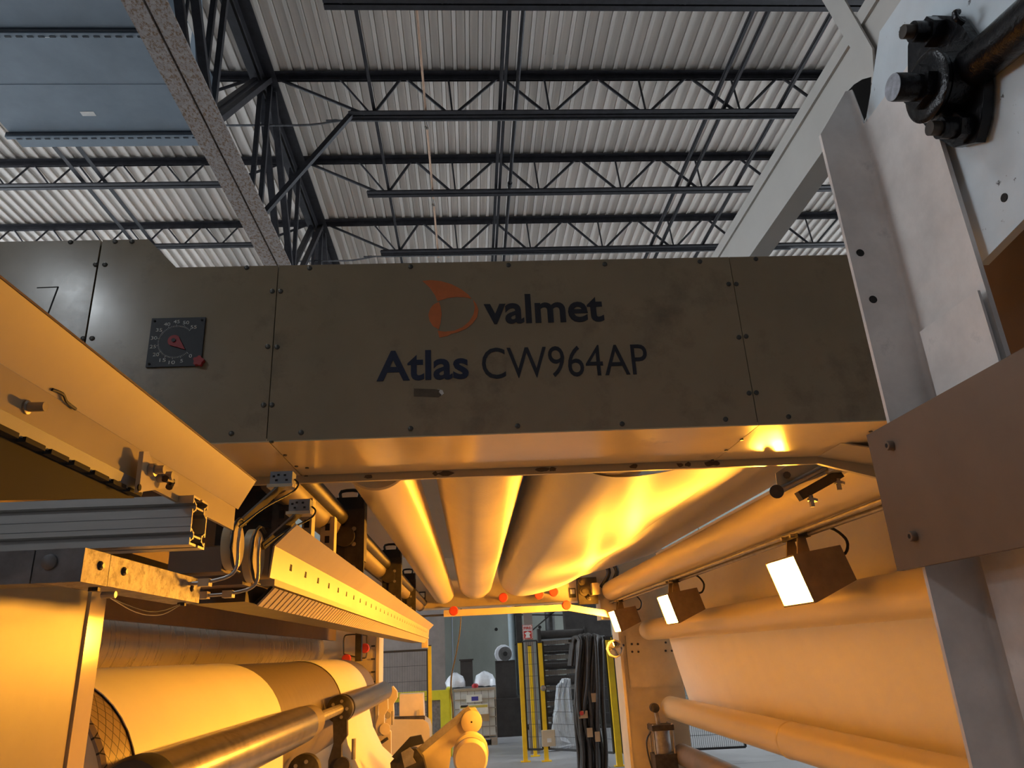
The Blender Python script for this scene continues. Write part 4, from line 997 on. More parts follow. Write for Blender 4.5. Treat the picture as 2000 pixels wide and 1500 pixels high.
def carriage(px, py, Y, lb, h=.5, w_=.10):
    a = U(px, py, Y=Y)
    t = thing('knife_carriage', (a.x, Y, a.z - h), lb, 'carriage', 'knife carriages on the rails')
    obj('block', box(B(), a.x - w_ * .6, a.x + w_ * .5, Y - .05, Y + .05, a.z - .22, a.z + .03), 'black_plastic', t, bevel=.012)
    obj('handle', tube(B(), [(a.x - .05, Y, a.z + .03), (a.x - .05, Y, a.z + .065), (a.x + .02, Y, a.z + .065), (a.x + .02, Y, a.z + .03)], .007, 8, 3), 'black_plastic', t)
    obj('front_plate', box(B(), a.x - w_ * .2, a.x + w_ * .55, Y - .06, Y - .05, a.z - .30, a.z - .02), 'mech_dark', t, bevel=.003)
    obj('strut', box(B(), a.x - w_ * .3, a.x + w_ * .25, Y - .02, Y + .03, a.z - h, a.z - .2), 'paint_frame', t, bevel=.003)
    for dz in (-.10, -.16, -.25): obj('screw', cyl(B(), (a.x + .015, Y - .066, a.z + dz), (a.x + .015, Y - .059, a.z + dz), .009, 8), 'mech_steel', t)
    obj('wheel', cyl(B(), (a.x - .02, Y - .085, a.z - .13), (a.x - .02, Y - .06, a.z - .13), .04, 20), 'mech_dark', t, smooth=40)
    return t
carriage(690, 990, 3.0, 'black knife carriage with wire handle nearest the sensor boxes', .38)
carriage(768, 1085, 4.6, 'black knife carriage in the middle of the rails', .4)
carriage(800, 1128, 6.4, 'black knife carriage near the far beam', .35)
for px, py, Y, h, w_, lb in ((553, 965, 2.25, .24, .06, 'tall dark slotted upright beside the sensor box'), (601, 985, 2.35, .28, .03, 'slim cream upright behind the lower sensor box'), (640, 1020, 2.7, .22, .05, 'cream upright strut between sensor boxes and the black carriage')):
    a = U(px, py, Y=Y); t = thing('upright_strut', (a.x, Y, a.z - h), lb, 'strut')
    obj('strut', box(B(), a.x - w_ / 2, a.x + w_ / 2, Y, Y + .05, a.z - h, a.z + .02), 'paint_frame' if w_ < .055 else 'mech_dark', t, bevel=.003)
    for k in range(4): obj('slot', box(B(), a.x - .008, a.x + .008, Y - .002, Y + .002, a.z - .03 - k * .045, a.z - .005 - k * .045), 'hole_dark', t)
a = U(430, 940, Y=2.45); b = U(556, 1060, Y=2.45)
t = thing('knife_end_plate', (a.x, 2.45, b.z), 'dark ribbed end plate behind the upper sensor box', 'plate')
obj('plate', box(B(), a.x, b.x, 2.45, 2.48, b.z, a.z + .05), 'mech_dark', t, bevel=.004)
for k in range(5): obj('rib', box(B(), b.x - .10, b.x - .02, 2.435, 2.45, b.z + .05 + k * .05, b.z + .07 + k * .05), 'black_plastic', t)
# dark back box behind knife unit (closed machine side)
obj('knife_back_plate', box(B(), -1.45, -1.42, 1.9, 8.1, 1.9, 2.6), 'brown_plate', label='brown back plate of the knife section behind the rails', cat='plate')

# ------------------------------------------------------------------ left rollers, drum with paper, cores
def pos(px, py, Y): q = U(px, py, Y=Y); return q.x, q.z
x, z = pos(594, 1268, 7.9); 
t = thing('chrome_roller', (x, 5, z - .2), 'large scratched chrome roller above the white paper drum', 'roller')
obj('shell', lathe(B(), (x, 1.7, z), (0, 1, 0), [(0, .196), (.006, .202), (6.18, .202), (6.19, .196)], 72), 'chrome', t, smooth=40)
obj('journal', cyl(B(), (x, 7.88, z), (x, YFr, z), .06, 20), 'mech_steel', t, smooth=40)
xd, zd = pos(662, 1361, 7.9); rd = .345
dr = thing('winding_drum', (xd, 5, zd - rd), 'large brown rubber winding drum with diamond grooved end', 'drum')
Yd0 = U(270, 1440, X=xd + rd * .98).y
Lg = Yd0 - U(206, 1450, X=xd + rd * .93).y
obj('grooved_end', lathe(B(), (xd, Yd0 - Lg, zd), (0, 1, 0), [(0, rd - .012), (.01, rd - .002), (Lg + .06, rd - .002)], 72), 'drum_hatch', dr, smooth=40)
obj('end_disc', lathe(B(), (xd, Yd0 - Lg - .001, zd), (0, -1, 0), [(0, rd - .02), (.004, rd - .03), (.006, .05)], 64), 'paint_frame', dr, smooth=40)
obj('drum_shell', lathe(B(), (xd, Yd0 + .06, zd), (0, 1, 0), [(0, rd - .002), (7.98 - Yd0, rd - .002), (7.99 - Yd0, rd - .01)], 72), 'drum_rubber', dr, smooth=40)
obj('journal', cyl(B(), (xd, 7.9, zd), (xd, YFr + .01, zd), .07, 20), 'mech_steel', dr)
obj('journal', cyl(B(), (xd, Yd0 - .9, zd), (xd, Yd0 - Lg, zd), .07, 20), 'mech_steel', dr)
Yb0 = U(548, 1385, X=xd + rd * .96).y; Yb1 = U(666, 1370, X=xd + rd * .98).y; Yb2 = U(718, 1370, X=xd + rd).y
def wrap(y0, y1, lb, drop):
    n = 26; sec = []
    for i in range(n + 1):
        a = math.radians(205 - 200 * i / n); sec.append((xd + (rd + .003) * math.cos(a), zd + (rd + .003) * math.sin(a)))
    sec += drop
    obj('paper_wrap', sheet_y(B(), sec, y0, y1, .003, 1), 'paper_roll', label=lb, cat='paper', smooth=50)
wrap(Yd0, Yb0, 'broad white paper web over the drum, next to the diamond grooved end', [(xd + rd + .01, zd - .15), (xd + rd + .02, zd - .9)])
wrap(Yb1, Yb2, 'narrow white paper web over the drum beside the far column, sweeping down', [(xd + rd + .015, zd - .1), (xd + rd + .05, zd - .25), (xd + rd + .14, zd - .42), (xd + rd + .30, zd - .56), (xd + rd + .55, zd - .68), (xd + rd + .75, zd - .80), (xd + rd + .85, zd - .95)])
# cores on the winding shaft
xs, zsft = pos(727, 1366, 7.6); xs = xd + rd + .105
zsft = zd + .035
def core_y(px): return U(px, 1400, X=xs).y
y_a = U(262, 1490, X=xs - .03).y; y_b = U(608, 1400, X=xs + .05).y; y_c = U(664, 1385, X=xs).y; y_d = 7.75
rC = .088
c1 = thing('winding_core', (xs, (y_a + y_b) / 2, zsft - rC), 'long shiny steel core lying along the broad paper web', 'core', 'steel cores at the winding drum')
obj('tube', lathe(B(), (xs, y_a, zsft), (0, 1, 0), [(0, rC), (y_b - y_a, rC)], 48), 'chrome_core', c1, smooth=40)
obj('end_sleeve', lathe(B(), (xs, y_b, zsft), (0, 1, 0), [(0, rC * .98), (.2, rC * .94), (.24, rC * .6)], 32), 'drum_rubber', c1, smooth=40)
obj('black_cap', lathe(B(), (xs, y_a, zsft), (0, -1, 0), [(0, rC + .003), (.06, rC + .004), (.085, rC - .005)], 40), 'black_plastic', c1, smooth=40)
c2 = thing('winding_core', (xs, (y_c + y_d) / 2, zsft - rC), 'short dark steel core beside the narrow paper web', 'core', 'steel cores at the winding drum')
obj('tube', lathe(B(), (xs, y_c + .08, zsft), (0, 1, 0), [(0, rC), (y_d - y_c - .08, rC), (y_d - y_c - .08, rC * .9)], 40), 'chrome_core', c2, smooth=40)
obj('pin', cyl(B(), (xs, y_b + .2, zsft), (xs, y_c + .1, zsft), .03, 16), 'mech_steel', c2)
def chuck(y, label, m='mech_dark', sc=1.):
    t = thing('chuck_arm', (xs, y, zsft - .9), label, 'arm', 'core chuck arms')
    obj('chuck_disc', lathe(B(), (xs, y - .03, zsft), (0, 1, 0), [(0, .06 * sc), (.01, .086 * sc), (.07, .086 * sc), (.08, .06)], 28), m, t, smooth=40)
    for i in range(5):
        a = i * 1.256; obj('disc_bolt', cyl(B(), (xs + .05 * math.cos(a), y - .035, zsft + .05 * math.sin(a)), (xs + .05 * math.cos(a), y - .02, zsft + .05 * math.sin(a)), .011, 8), 'mech_steel', t)
    pr = [(xs - .04, zsft - .05), (xs + .05, zsft - .06), (xs + .055, zsft - .16), (xs + .02, zsft - .21), (xs + .02, zsft - .28), (xs + .085, zsft - .36), (xs + .09, zsft - .9), (xs - .05, zsft - .9), (xs - .06, zsft - .3), (xs - .03, zsft - .2)]
    obj('arm', prism(B(), [(a, y - .03, b) for a, b in pr], (0, .06, 0)), m, t, bevel=.008)
    obj('cam_disc', cyl(B(), (xs + .03, y - .06, zsft - .33), (xs + .03, y - .03, zsft - .33), .05, 22), m, t, smooth=40)
    obj('link_bar', bar(B(), (xs - .10, y - .04, zsft - .40), (xs + .03, y - .04, zsft - .36), .03, .02), 'mech_steel', t)
    obj('adjust_screw', cyl(B(), (xs + .10, y - .03, zsft - .30), (xs + .10, y - .03, zsft - .18), .014, 10), 'mech_steel', t)
    obj('hose_chain', tube(B(), [(xs - .08, y - .05, zsft - .42), (xs - .02, y - .06, zsft - .45), (xs + .06, y - .05, zsft - .41)], .013, 8, 5), 'black_plastic', t)
    return t
ch = chuck(y_c, 'dark chuck arm with bolted disc between the two steel cores')
t_ = dup(ch, (-.06, -.75, -.26), 'lower dark chuck arm below the long steel core')
chuck(7.72, 'tan chuck arm gripping the end of the short core', 'paint_frame')
dup(ch, (.22, 3.6, .0), 'curved chuck arm standing beyond the short core end') if False else None
# far rewind arm beyond
a = U(790, 1395, Y=7.3)
# rocker arms bottom centre
Yr = 6.3
def R_p(px, py, Y=Yr): return U(px, py, Y=Y)
ra_ = thing('rewind_arm', R_p(860, 1490), 'slanted tan rewind arm with round end cap in front of the tote', 'arm')
obj('arm_plate', prism(B(), [R_p(a, b) for a, b in ((815, 1470), (905, 1385), (928, 1382), (940, 1400), (935, 1425), (880, 1462), (880, 1480), (868, 1560), (790, 1560))], (0, .06, 0)), 'paint_frame', ra_, bevel=.01)
obj('arm_edge', bar(B(), R_p(812, 1472, Yr - .03), R_p(918, 1384, Yr - .03), .05, .05), 'mech_steel', ra_)
c = R_p(921, 1409, Yr - .02); obj('end_cap', lathe(B(), c, (0, -1, 0), [(0, .082), (.05, .082), (.056, .074)], 32), 'paint_frame', ra_, smooth=40)
obj('cap_hole', cyl(B(), c + Vector((0, -.058, 0)), c + Vector((0, -.054, 0)), .008, 8), 'hole_dark', ra_)
t = thing('rider_roller', R_p(910, 1500, 5.6), 'stubby tan roller end with brass rings below the rewind arm', 'roller')
c = R_p(920, 1516, 5.6)
obj('roller_end', lathe(B(), c + Vector((0, .55, .10)), (0, -1, 0), [(0, .13), (.2, .13), (.21, .11), (.3, .11), (.31, .12), (.5, .12), (.52, .105)], 36), 'paint_frame', t, smooth=40)
obj('ring', lathe(B(), c + Vector((0, .2, .10)), (0, -1, 0), [(0, .118), (.01, .124), (.03, .124), (.04, .118)], 36), 'mech_steel', t, smooth=40)
obj('bracket', box(B(), c.x - .05, c.x + .05, c.y + .3, c.y + .4, 0, c.z), 'paint_frame', t)
t = thing('gripper', R_p(800, 1500, 6.1), 'black and tan gripper head at the foot of the rewind arm', 'gripper')
obj('gripper_body', prism(B(), [R_p(a, b, 6.1) for a, b in ((762, 1490), (790, 1462), (812, 1462), (826, 1480), (840, 1540), (770, 1560))], (0, .12, 0)), 'mech_dark', t, bevel=.01)
obj('jaw', prism(B(), [R_p(a, b, 6.05) for a, b in ((765, 1478), (800, 1440), (822, 1436), (828, 1452), (800, 1460), (780, 1490))], (0, .05, 0)), 'black_plastic', t, bevel=.006)
obj('jaw_insert', prism(B(), [R_p(a, b, 6.0) for a, b in ((783, 1470), (800, 1460), (808, 1468), (806, 1480), (812, 1490), (790, 1500))], (0, .03, 0)), 'mech_steel', t)
# far rewind stand: white rounded guard and box
Yw = 9.3
t = thing('machine_guard', R_p(800, 1450, Yw), 'cream rounded guard cabinet with a control box on top beyond the cores', 'cabinet')
gpz = [R_p(a, b, Yw) for a, b in ((740, 1405), (826, 1405), (836, 1412), (839, 1425), (842, 1600), (735, 1600))]
obj('guard_panel', prism(B(), gpz, (0, .5, 0)), 'paint_cream', t, bevel=.01)
obj('control_box', prism(B(), [R_p(a, b, Yw + .1) for a, b in ((780, 1356), (826, 1354), (828, 1403), (780, 1405))], (0, .25, 0)), 'paint_frame', t, bevel=.01)
obj('box_rib', prism(B(), [R_p(a, b, Yw + .08) for a, b in ((813, 1388), (819, 1385), (820, 1405), (813, 1405))], (0, .02, 0)), 'paint_cream', t)
obj('top_roller', cyl(B(), R_p(760, 1404, Yw + .05), R_p(830, 1402, Yw + .05), .025, 14), 'mech_dark', t)
t = thing('curved_clamp', R_p(768, 1400, 8.1), 'curved tan clamp arm between short core and the control box', 'arm')
obj('clamp_arm', prism(B(), [R_p(a, b, 8.0) for a, b in ((760, 1346), (767, 1340), (775, 1350), (776, 1362), (768, 1375), (769, 1395), (768, 1410), (755, 1425), (742, 1432), (738, 1425), (750, 1415), (758, 1400), (755, 1375))], (0, .08, 0)), 'paint_frame', t, bevel=.006)
obj('clamp_knob', cyl(B(), R_p(757, 1397, 8.0), R_p(757, 1397, 7.94), .032, 18), 'mech_steel', t)
obj('clamp_base', box(B(), R_p(740, 1425, 8.0).x, R_p(752, 1425, 8.0).x, 8.0, 8.1, 0, R_p(745, 1425, 8.0).z), 'paint_frame', t)
# cable loop on the left column
x0_, z0__ = fz(672, 1250, 8.1); x1_, z1__ = fz(716, 1275, 8.1)
bm = B(); tube(bm, [(x0_, 8.1, z1__), (x0_, 8.1, z0__ + .02), (x0_ + .05, 8.1, z0__ + .05), (x1_ - .02, 8.1, z0__ + .04), (x1_, 8.1, z0__), (x1_, 8.1, z1__ - .02), (x1_ - .04, 8.1, z1__ - .05), (x0_, 8.1, z1__)], .008, 6, 4)
obj('cable_loop', bm, 'black_plastic', label='thin black cable loop on the far left column above the red disc', cat='cable')

# ------------------------------------------------------------------ background: fences, tote, rack, wall things
def wire_panel(name, x0, x1, y0, y1, z0, z1, label, nv, nh, posts=(), framem='mesh_wire', cat='fence'):
    t = thing(name, ((x0 + x1) / 2, (y0 + y1) / 2, 0), label, cat)
    d = Vector((x1 - x0, y1 - y0, 0))
    bm = B()
    for i in range(nv + 1):
        p = Vector((x0, y0, 0)) + d * i / nv; bar(bm, (p.x, p.y, z0), (p.x, p.y, z1), .004, .004)
    for j in range(nh + 1):
        z = z0 + (z1 - z0) * j / nh; bar(bm, (x0, y0, z), (x1, y1, z), .005, .005)
    o = obj('wire_mesh', bm, 'mesh_wire', t); o['kind'] = 'stuff'
    for z in (z0, z1): obj('rail', bar(B(), (x0, y0, z), (x1, y1, z), .03, .03), framem, t)
    for p in (0, 1):
        q = Vector((x0, y0, 0)) + d * p; obj('stile', bar(B(), (q.x, q.y, z0), (q.x, q.y, z1), .03, .03), framem, t)
    return t
def ypost(px0, py0, pyb, Y, w_, label, foot=True, m='yellow_paint'):
    a = U(px0, py0, Y=Y); t = thing('fence_post', (a.x, Y, 0), label, 'post', 'yellow fence posts')
    obj('post', box(B(), a.x - w_ / 2, a.x + w_ / 2, Y - w_ / 2, Y + w_ / 2, 0.01, a.z), m, t, bevel=.004)
    obj('base_plate', box(B(), a.x - .08, a.x + .08, Y - .06, Y + .06, 0, .012), m, t)
    obj('cap', box(B(), a.x - w_ / 2 - .004, a.x + w_ / 2 + .004, Y - w_ / 2 - .004, Y + w_ / 2 + .004, a.z, a.z + .015), 'black_plastic', t)
    return a
Yf_ = 13.3
pa = ypost(1015, 1256, 1480, Yf_, .07, 'yellow fence post beneath the red fire sign')
pb_ = ypost(1054, 1256, 1480, Yf_ - .1, .07, 'yellow gate post with latch knob and grey switch box')
pc = ypost(1188, 1245, 1500, 12.2, .09, 'wide yellow fence post beside the hose bundle')
pd = ypost(1034, 1262, 1500, Yf_ + .6, .06, 'yellow post seen through the narrow fence panel')
wire_panel('wire_fence', pa.x + .05, pb_.x - .05, Yf_, Yf_ - .1, .18, 1.86, 'narrow black wire fence panel between two yellow posts', 7, 9)
wire_panel('wire_fence', pb_.x + .05, pc.x - .06, Yf_ - .1, 12.25, .18, 1.86, 'wide black wire fence gate panel in front of the silver film', 44, 9)
wire_panel('wire_fence', pc.x + .06, pc.x + 1.9, 12.2, 12.0, .18, 1.86, 'black wire fence panel behind the far right column', 60, 9)
pe = ypost(839, 1262, 1440, 11.5, .05, 'slim yellow fence post beside the grey tote')
wire_panel('wire_fence', pe.x - 1.1, pe.x - .03, 11.5, 11.5, .1, pe.z - .05, 'black wire fence panel left of the slim yellow post', 44, 8)
q = U(1061, 1344, Y=Yf_ - .18); t = thing('gate_knob', q, 'round steel gate knob on the yellow gate post', 'knob')
obj('knob', lathe(B(), q + Vector((0, .04, 0)), (0, -1, 0), [(0, .02), (.02, .02), (.03, .045), (.06, .045), (.07, .03)], 20), 'mech_steel', t, smooth=50)
q = U(1072, 1442, Y=Yf_ - .2); t = thing('switch_box', q - Vector((0, 0, .11)), 'beige safety switch box on the wire gate', 'box')
obj('housing', box(B(), q.x - .11, q.x + .11, Yf_ - .2, Yf_ - .12, q.z - .12, q.z + .12), 'paint_frame', t, bevel=.012)
obj('label', box(B(), q.x - .03, q.x + .04, Yf_ - .2025, Yf_ - .2, q.z - .06, q.z), 'sticker_white', t)
# fire sign
Ysg = Yf_ + .9
q0 = U(1020, 1221, Y=Ysg); q1 = U(1041, 1248, Y=Ysg)
t = thing('fire_sign', (q0.x, Ysg, q1.z), 'red and white FIRE sign with striped border above the yellow posts', 'sign')
obj('board', box(B(), q0.x, q1.x, Ysg, Ysg + .01, q1.z, q0.z), 'sticker_white', t)
bm = B(); w_ = q1.x - q0.x; h_ = q0.z - q1.z
box(bm, q0.x + w_ * .12, q1.x - w_ * .12, Ysg - .003, Ysg, q1.z + h_ * .06, q0.z - h_ * .42); 
obj('red_field', bm, 'sign_red', t)
for k in range(9):
    for xx in (q0.x, q1.x - w_ * .08): obj('border_stripe', box(B(), xx, xx + w_ * .08, Ysg - .002, Ysg, q1.z + h_ * (k * .11 + .02), q1.z + h_ * (k * .11 + .075)), 'sign_red', t)
for k in range(7):
    for zz_ in (q1.z, q0.z - h_ * .05): obj('border_stripe', box(B(), q0.x + w_ * (k * .14 + .02), q0.x + w_ * (k * .14 + .09), Ysg - .002, Ysg, zz_, zz_ + h_ * .05), 'sign_red', t)
text_mesh('FIRE', q0.x + w_ * .15, q1.x - w_ * .15, q0.z - h_ * .32, q0.z - h_ * .12, Ysg - .001, 'lettering', 'sign_red', t, .02, .003)
xc = (q0.x + q1.x) / 2; zc_ = q1.z + h_ * .3
obj('extinguisher_symbol', prism(B(), [(xc - .03, Ysg - .006, zc_), (xc - .05, Ysg - .006, zc_ - .05), (xc + .05, Ysg - .006, zc_ - .05), (xc + .03, Ysg - .006, zc_), (xc + .06, Ysg - .006, zc_ + .03), (xc, Ysg - .006, zc_ + .06), (xc - .06, Ysg - .006, zc_ + .03)], (0, .003, 0)), 'sticker_white', t)
obj('sign_pole', box(B(), xc - .06, xc + .10, Ysg + .01, Ysg + .08, 0, 2.6), 'concrete_column', t)
# IBC tote
Yt = 15.9; q = U(930, 1457, Z=0); tx0 = U(886, 1400, Y=Yt).x; tx1 = U(970, 1400, Y=Yt).x; tz1 = U(928, 1347, Y=Yt).z
t = thing('liquid_tote', ((tx0 + tx1) / 2, Yt, 0), 'white plastic liquid tote in a metal cage on a pallet base', 'tote')
obj('bottle', box(B(), tx0 + .03, tx1 - .03, Yt + .03, Yt + .95, .16, tz1 - .02), 'tote_plastic', t, bevel=.05)
for k in range(6): obj('cage_bar', box(B(), tx0, tx1, Yt, Yt + .012, .16 + k * (tz1 - .18) / 5, .18 + k * (tz1 - .18) / 5), 'tote_cage', t)
for k in range(7):
    xx = tx0 + k * (tx1 - tx0 - .014) / 6; obj('cage_bar', box(B(), xx, xx + .014, Yt - .008, Yt, .14, tz1), 'tote_cage', t)
obj('top_frame', box(B(), tx0, tx1, Yt, Yt + 1, tz1, tz1 + .03), 'tote_cage', t)
bm = B(); box(bm, tx0, tx1, Yt, Yt + 1, .11, .14)
for xx in (tx0, (tx0 + tx1) / 2 - .06, tx1 - .12): box(bm, xx, xx + .12, Yt, Yt + 1, 0, .11)
obj('pallet', bm, 'tote_cage', t)
def tq(px, py): return U(px, py, Y=Yt - .01)
def trect(x0, x1, y0, y1, nm, m, d=0.):
    a = tq(x0, y1); b = tq(x1, y0); return obj(nm, box(B(), a.x, b.x, Yt - .016 - d, Yt - .010 - d, a.z, b.z), m, t)
trect(911, 941, 1356, 1372, 'hazard_label', 'sticker_white')
trect(921, 934, 1360, 1369, 'blue_print', 'sticker_blue', .003)
trect(898, 953, 1374, 1408, 'large_label', 'sticker_white'); trect(899, 952, 1376, 1384, 'label_band', 'sticker_yellow', .003); trect(900, 914, 1377, 1382, 'label_print', 'ink', .005)
trect(939, 955, 1394, 1409, 'cardboard_tag', 'cardboard', .005)
for px, lb, w_ in ((890, 'white plastic-wrapped bundle on the tote left edge', .20), (947, 'white draped film bundle on the tote right edge', .22)):
    q = U(px, 1340, Y=Yt + .4); bm = B(); prof = [(0, .02), (.02, w_), (.12, w_ * 1.0), (.22, w_ * .75), (.28, w_ * .3), (.3, .01)]
    lathe(bm, (q.x, Yt + .4, tz1 + .03), (0, 0, 1), prof, 20)
    for v in bm.verts: v.co += Vector((random.uniform(-.02, .02), random.uniform(-.02, .02), random.uniform(-.01, .01)))
    obj('film_bundle', bm, 'white_film', label=lb, cat='bundle', smooth=60)
q = U(928, 1343, Y=Yt); obj('red_cap', lathe(B(), (q.x, Yt + .12, tz1 + .03), (0, 0, 1), [(0, .06), (.05, .07), (.08, .04)], 16), 'red_plastic', label='red screw cap on top of the tote', cat='cap', smooth=40)
# black machine box behind, hanging cable, motor
q = U(912, 1290, Y=Yt + 1.4); a = U(924, 1345, Y=Yt + 1.4)
t = thing('steel_column', (q.x, Yt + 1.4, 0), 'dark steel stub column standing behind the tote', 'column')
obj('column', box(B(), U(899, 1300, Y=Yt + 1.4).x, U(923, 1300, Y=Yt + 1.4).x, Yt + 1.4, Yt + 1.6, 0, q.z), 'rack_dark', t, bevel=.01)
obj('cap_plate', box(B(), U(897, 1300, Y=Yt + 1.4).x, U(925, 1300, Y=Yt + 1.4).x, Yt + 1.37, Yt + 1.63, q.z, q.z + .03), 'rack_dark', t)
pts = [U(*p, Y=8.555) for p in ((901, 1180), (900, 1205), (897, 1240), (890, 1280), (882, 1318), (881, 1350), (884, 1380), (886, 1430))]
obj('hanging_cable', tube(B(), pts, .009, 8, 6), 'black_plastic', label='thick black cable hanging from the far beam beside the tote', cat='cable', smooth=60)
q = U(986, 1277, Y=17.5)
t = thing('fan_motor', (q.x, 17.5, 0), 'dark round motor on a pedestal wrapped in film behind the fence', 'motor')
obj('housing', lathe(B(), (q.x, 17.3, q.z), (0, 1, 0), [(0, .1), (.01, .15), (.5, .15), (.52, .1)], 28), 'motor_grey', t, smooth=40)
obj('hub', cyl(B(), (q.x, 17.27, q.z), (q.x, 17.31, q.z), .05, 16), 'hole_dark', t)
obj('film', lathe(B(), (q.x - .03, 17.42, q.z), (0, 1, 0), [(0, .19), (.1, .2), (.35, .2), (.4, .17)], 14), 'white_film', t)
obj('pedestal', box(B(), q.x - .22, q.x + .22, 17.4, 17.9, 0, q.z - .14), 'rack_dark', t, bevel=.01)
obj('drive_base', box(B(), q.x - .35, q.x + .35, 17.2, 18.2, 0, .75), 'rack_dark', t, bevel=.01)
# rack with dark rolls, silver film, hose bundle
Yk = 15.2; x0_ = U(1060, 1350, Y=Yk).x; x1_ = U(1150, 1350, Y=Yk).x
rk = thing('roll_rack', ((x0_ + x1_) / 2, Yk, 0), 'dark steel rack of horizontal bars behind the wire gate', 'rack')
for k in range(7):
    z = .3 + k * .28; obj('shelf_bar', cyl(B(), (x0_, Yk, z), (x1_, Yk, z), .085, 18), 'rack_dark', rk, smooth=40)
for xx in (x0_ - .04, x1_): obj('upright', box(B(), xx, xx + .06, Yk - .12, Yk + .12, 0, 2.1), 'rack_dark', rk)
for k in range(6): obj('paper_liner', box(B(), x0_ + .02, x1_ - .02, Yk + .12, Yk + .14, .40 + k * .28, .48 + k * .28), 'paper_roll', rk)
bm = B(); pr = []
for (a, b) in ((1060, 1478), (1078, 1440), (1085, 1400), (1092, 1340), (1102, 1326), (1113, 1326), (1120, 1400), (1124, 1455), (1100, 1475)):
    pr.append(U(a, b, Y=14.4))
for v in pr: v.z = max(v.z, .01)
prism(bm, pr, (0, .35, 0))
bmesh.ops.triangulate(bm, faces=bm.faces[:]); bmesh.ops.subdivide_edges(bm, edges=bm.edges[:], cuts=4, use_grid_fill=True)
for v in bm.verts: v.co += Vector((random.uniform(-.015, .015), random.uniform(-.03, .03), random.uniform(-.01, .01) if v.co.z > .05 else 0))
obj('plastic_film', bm, 'white_film', label='silver crumpled plastic film heap standing behind the wire gate', cat='film', smooth=50)
hb = thing('hose_bundle', (U(1150, 1400, Y=11.6).x, 11.6, 0), 'thick bundle of dark hoses draped over the fence beside the wide yellow post', 'hoses')
for k in range(22):
    f_ = k / 21; bx0 = 1114 + f_ * 50; tx = 1120 + f_ * 50; Yh = 11.75 + random.uniform(-.15, .15) - .12 * math.sin(f_ * 3.14)
    up = 1250 - 6 * math.sin(f_ * 3.1) - random.uniform(0, 5)
    pts = [U(tx - 8, 1300, Y=Yh + .25), U(tx - 3, up + 8, Y=Yh + .16), U(tx + 4, up, Y=Yh), U(tx + 9 - 4 * f_, up + 14, Y=Yh - .1), U(bx0 + 12 + 4 * math.sin(k * 2.1), 1330, Y=Yh - .12), U(bx0 + 10 + 6 * math.sin(k * 1.3), 1400, Y=Yh - .1), U(bx0 + 16 + 5 * math.sin(k), 1470, Y=Yh), U(bx0 + 18, 1530, Y=Yh)]
    obj('hose', tube(B(), pts, .028, 8, 5), 'hose', hb, smooth=60)
obj('support_bar', bar(B(), U(1110, 1252, Y=11.8), U(1192, 1247, Y=11.8), .04, .04), 'rack_dark', hb)
for px, py, w_, h_ in ((1160, 1362, .10, .12), (1138, 1395, .13, .10), (1151, 1430, .08, .12), (1166, 1438, .07, .13)):
    q = U(px, py, Y=11.5); obj('tag', box(B(), q.x - w_ / 2, q.x + w_ / 2, 11.44, 11.46, q.z - h_ / 2, q.z + h_ / 2), 'cardboard', hb)
obj('valve', cyl(B(), U(1136, 1393, Y=11.5), U(1136, 1393, Y=11.4), .03, 12), 'red_plastic', hb)
for px, lb in ((1143, 'short yellow leg under the hose bundle, inner one'), (1166, 'short yellow leg under the hose bundle, outer one')):
    a = U(px, 1450, Y=11.9); t = thing('stand_leg', (a.x, 11.9, 0), lb, 'leg'); obj('leg', box(B(), a.x - .03, a.x + .03, 11.87, 11.93, 0, a.z), 'yellow_paint', t, bevel=.003); obj('leg_foot', box(B(), a.x - .06, a.x + .06, 11.84, 11.96, 0, .012), 'yellow_paint', t)
# yellow-green guard frame left of the tote
Yy = 14.5; a = U(845, 1349, Y=Yy); b = U(877, 1347, Y=Yy); 
t = thing('guard_rail', (a.x, Yy, 0), 'yellow-green steel guard rail frame between slim post and tote', 'guard rail')
obj('top_beam', box(B(), a.x - 1.2, b.x, Yy - .05, Yy + .05, b.z - .16, b.z), 'yellow_green', t, bevel=.01)
obj('upright', box(B(), b.x - .16, b.x, Yy - .052, Yy + .052, 0, b.z - .001), 'yellow_green', t, bevel=.01)
obj('lower_beam', box(B(), a.x - 1.2, b.x - .16, Yy - .05, Yy + .05, .2, .38), 'yellow_green', t, bevel=.01)
obj('return_beam', box(B(), b.x - .06, b.x + .03, Yy + .05, Yy + .9, 0, b.z + .02), 'yellow_green', t, bevel=.01)
obj('infill_panel', box(B(), a.x - 1.2, b.x - .16, Yy - .01, Yy + .01, .38, b.z - .16), 'galv_dark', t)
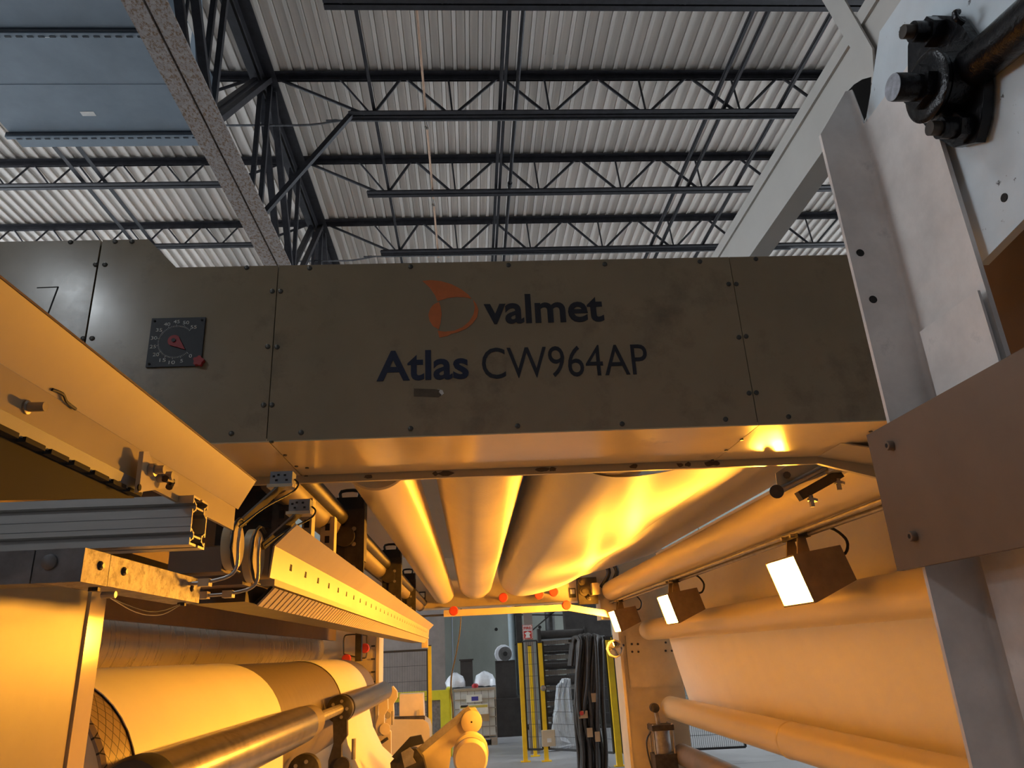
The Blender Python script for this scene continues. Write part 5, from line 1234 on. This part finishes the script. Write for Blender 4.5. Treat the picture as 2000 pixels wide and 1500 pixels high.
# columns on the back wall
for px0, px1, Y, m, lb in ((738, 869, 19.5, 'concrete_column', 'wide brown concrete pier behind the left wire fence'), (996, 1012, 19.0, 'blue_pipe', 'pale blue-green pipe column left of the fire sign'),
                          (1012, 1024, 18.6, 'rack_dark', 'slim dark steel column beside the fire sign'), (1110, 1200, 18.0, 'rack_dark', 'broad dark brown steel cladding behind the hose bundle')):
    a = U(px0, 1300, Y=Y).x; b = U(px1, 1300, Y=Y).x
    t = thing('building_column', ((a + b) / 2, Y, 0), lb, 'column')
    if 'pipe' in m: obj('shaft', cyl(B(), ((a + b) / 2, Y, 0), ((a + b) / 2, Y, 8.3), (b - a) / 2, 20), m, t, smooth=40)
    else: obj('shaft', box(B(), a, b, Y, Y + .4, 0, 8.3), m, t, bevel=.015)
    obj('base', box(B(), a - .08, b + .08, Y - .2, Y + .48, 0, .06), 'rack_dark', t)
x_ = U(1075, 1230, Y=18.8).x
t = thing('vent_pipe', (x_, 18.8, 0), 'grey vertical pipe with cross braces right of the fire sign', 'pipe')
obj('pipe', cyl(B(), (x_, 18.8, 0), (x_, 18.8, 8.3), .12, 20), 'motor_grey', t, smooth=40)
for s in (-1, 1): obj('cross_brace', bar(B(), (x_ - .9, 18.6, 2.2 + s * .35), (x_ + .9, 18.6, 2.6 - s * .35 + .2), .03, .03), 'rack_dark', t)
pr_ = U(148, 590, Y=YP); dr_ = (pr_ - CAM); k_ = (6.8 - pr_.z) / dr_.z
HBX = pr_.x + dr_.x * k_; HBY = YP - dr_.y * k_
# high-bay lamps of the hall (above and behind the camera; the far four are added)
def highbay(x, y, label, watt=HIGHBAY_W, size=.48):
    t = thing('high_bay_lamp', (x, y, 6.8), label, 'lamp', 'high bay lamps of the hall')
    obj('reflector', lathe(B(), (x, y, 6.8), (0, 0, 1), [(0, .26), (.02, .255), (.22, .12), (.3, .1)], 28), 'galv', t, smooth=40)
    obj('hook_rod', cyl(B(), (x, y, 7.1), (x, y, 8.42), .012, 8), 'dark_steel', t)
    ld = bpy.data.lights.new('high_bay_light', 'AREA'); ld.shape = 'DISK'; ld.size = size; ld.energy = watt; ld.color = (.86, .94, 1.)
    lo = bpy.data.objects.new('high_bay_light', ld); COL.objects.link(lo); lo.parent = t; lo.location = (0, 0, -.01)
highbay(HBX, HBY, 'high bay lamp behind the viewer on the duct side', 85, .34)
highbay(-3.0, 1.45, 'high bay lamp overhead on the duct side of the post', 40)
highbay(-4.5, 13, 'added high bay fill lamp over the fence area, duct side'); highbay(4.5, 13, 'added high bay fill lamp over the fence area, post side')  # unseen lamps, added so floor bounce brightens the roof deck
highbay(-4.0, 17.5, 'added high bay fill lamp over the tote area, duct side'); highbay(3.5, 17.5, 'added high bay fill lamp over the rack area, post side')
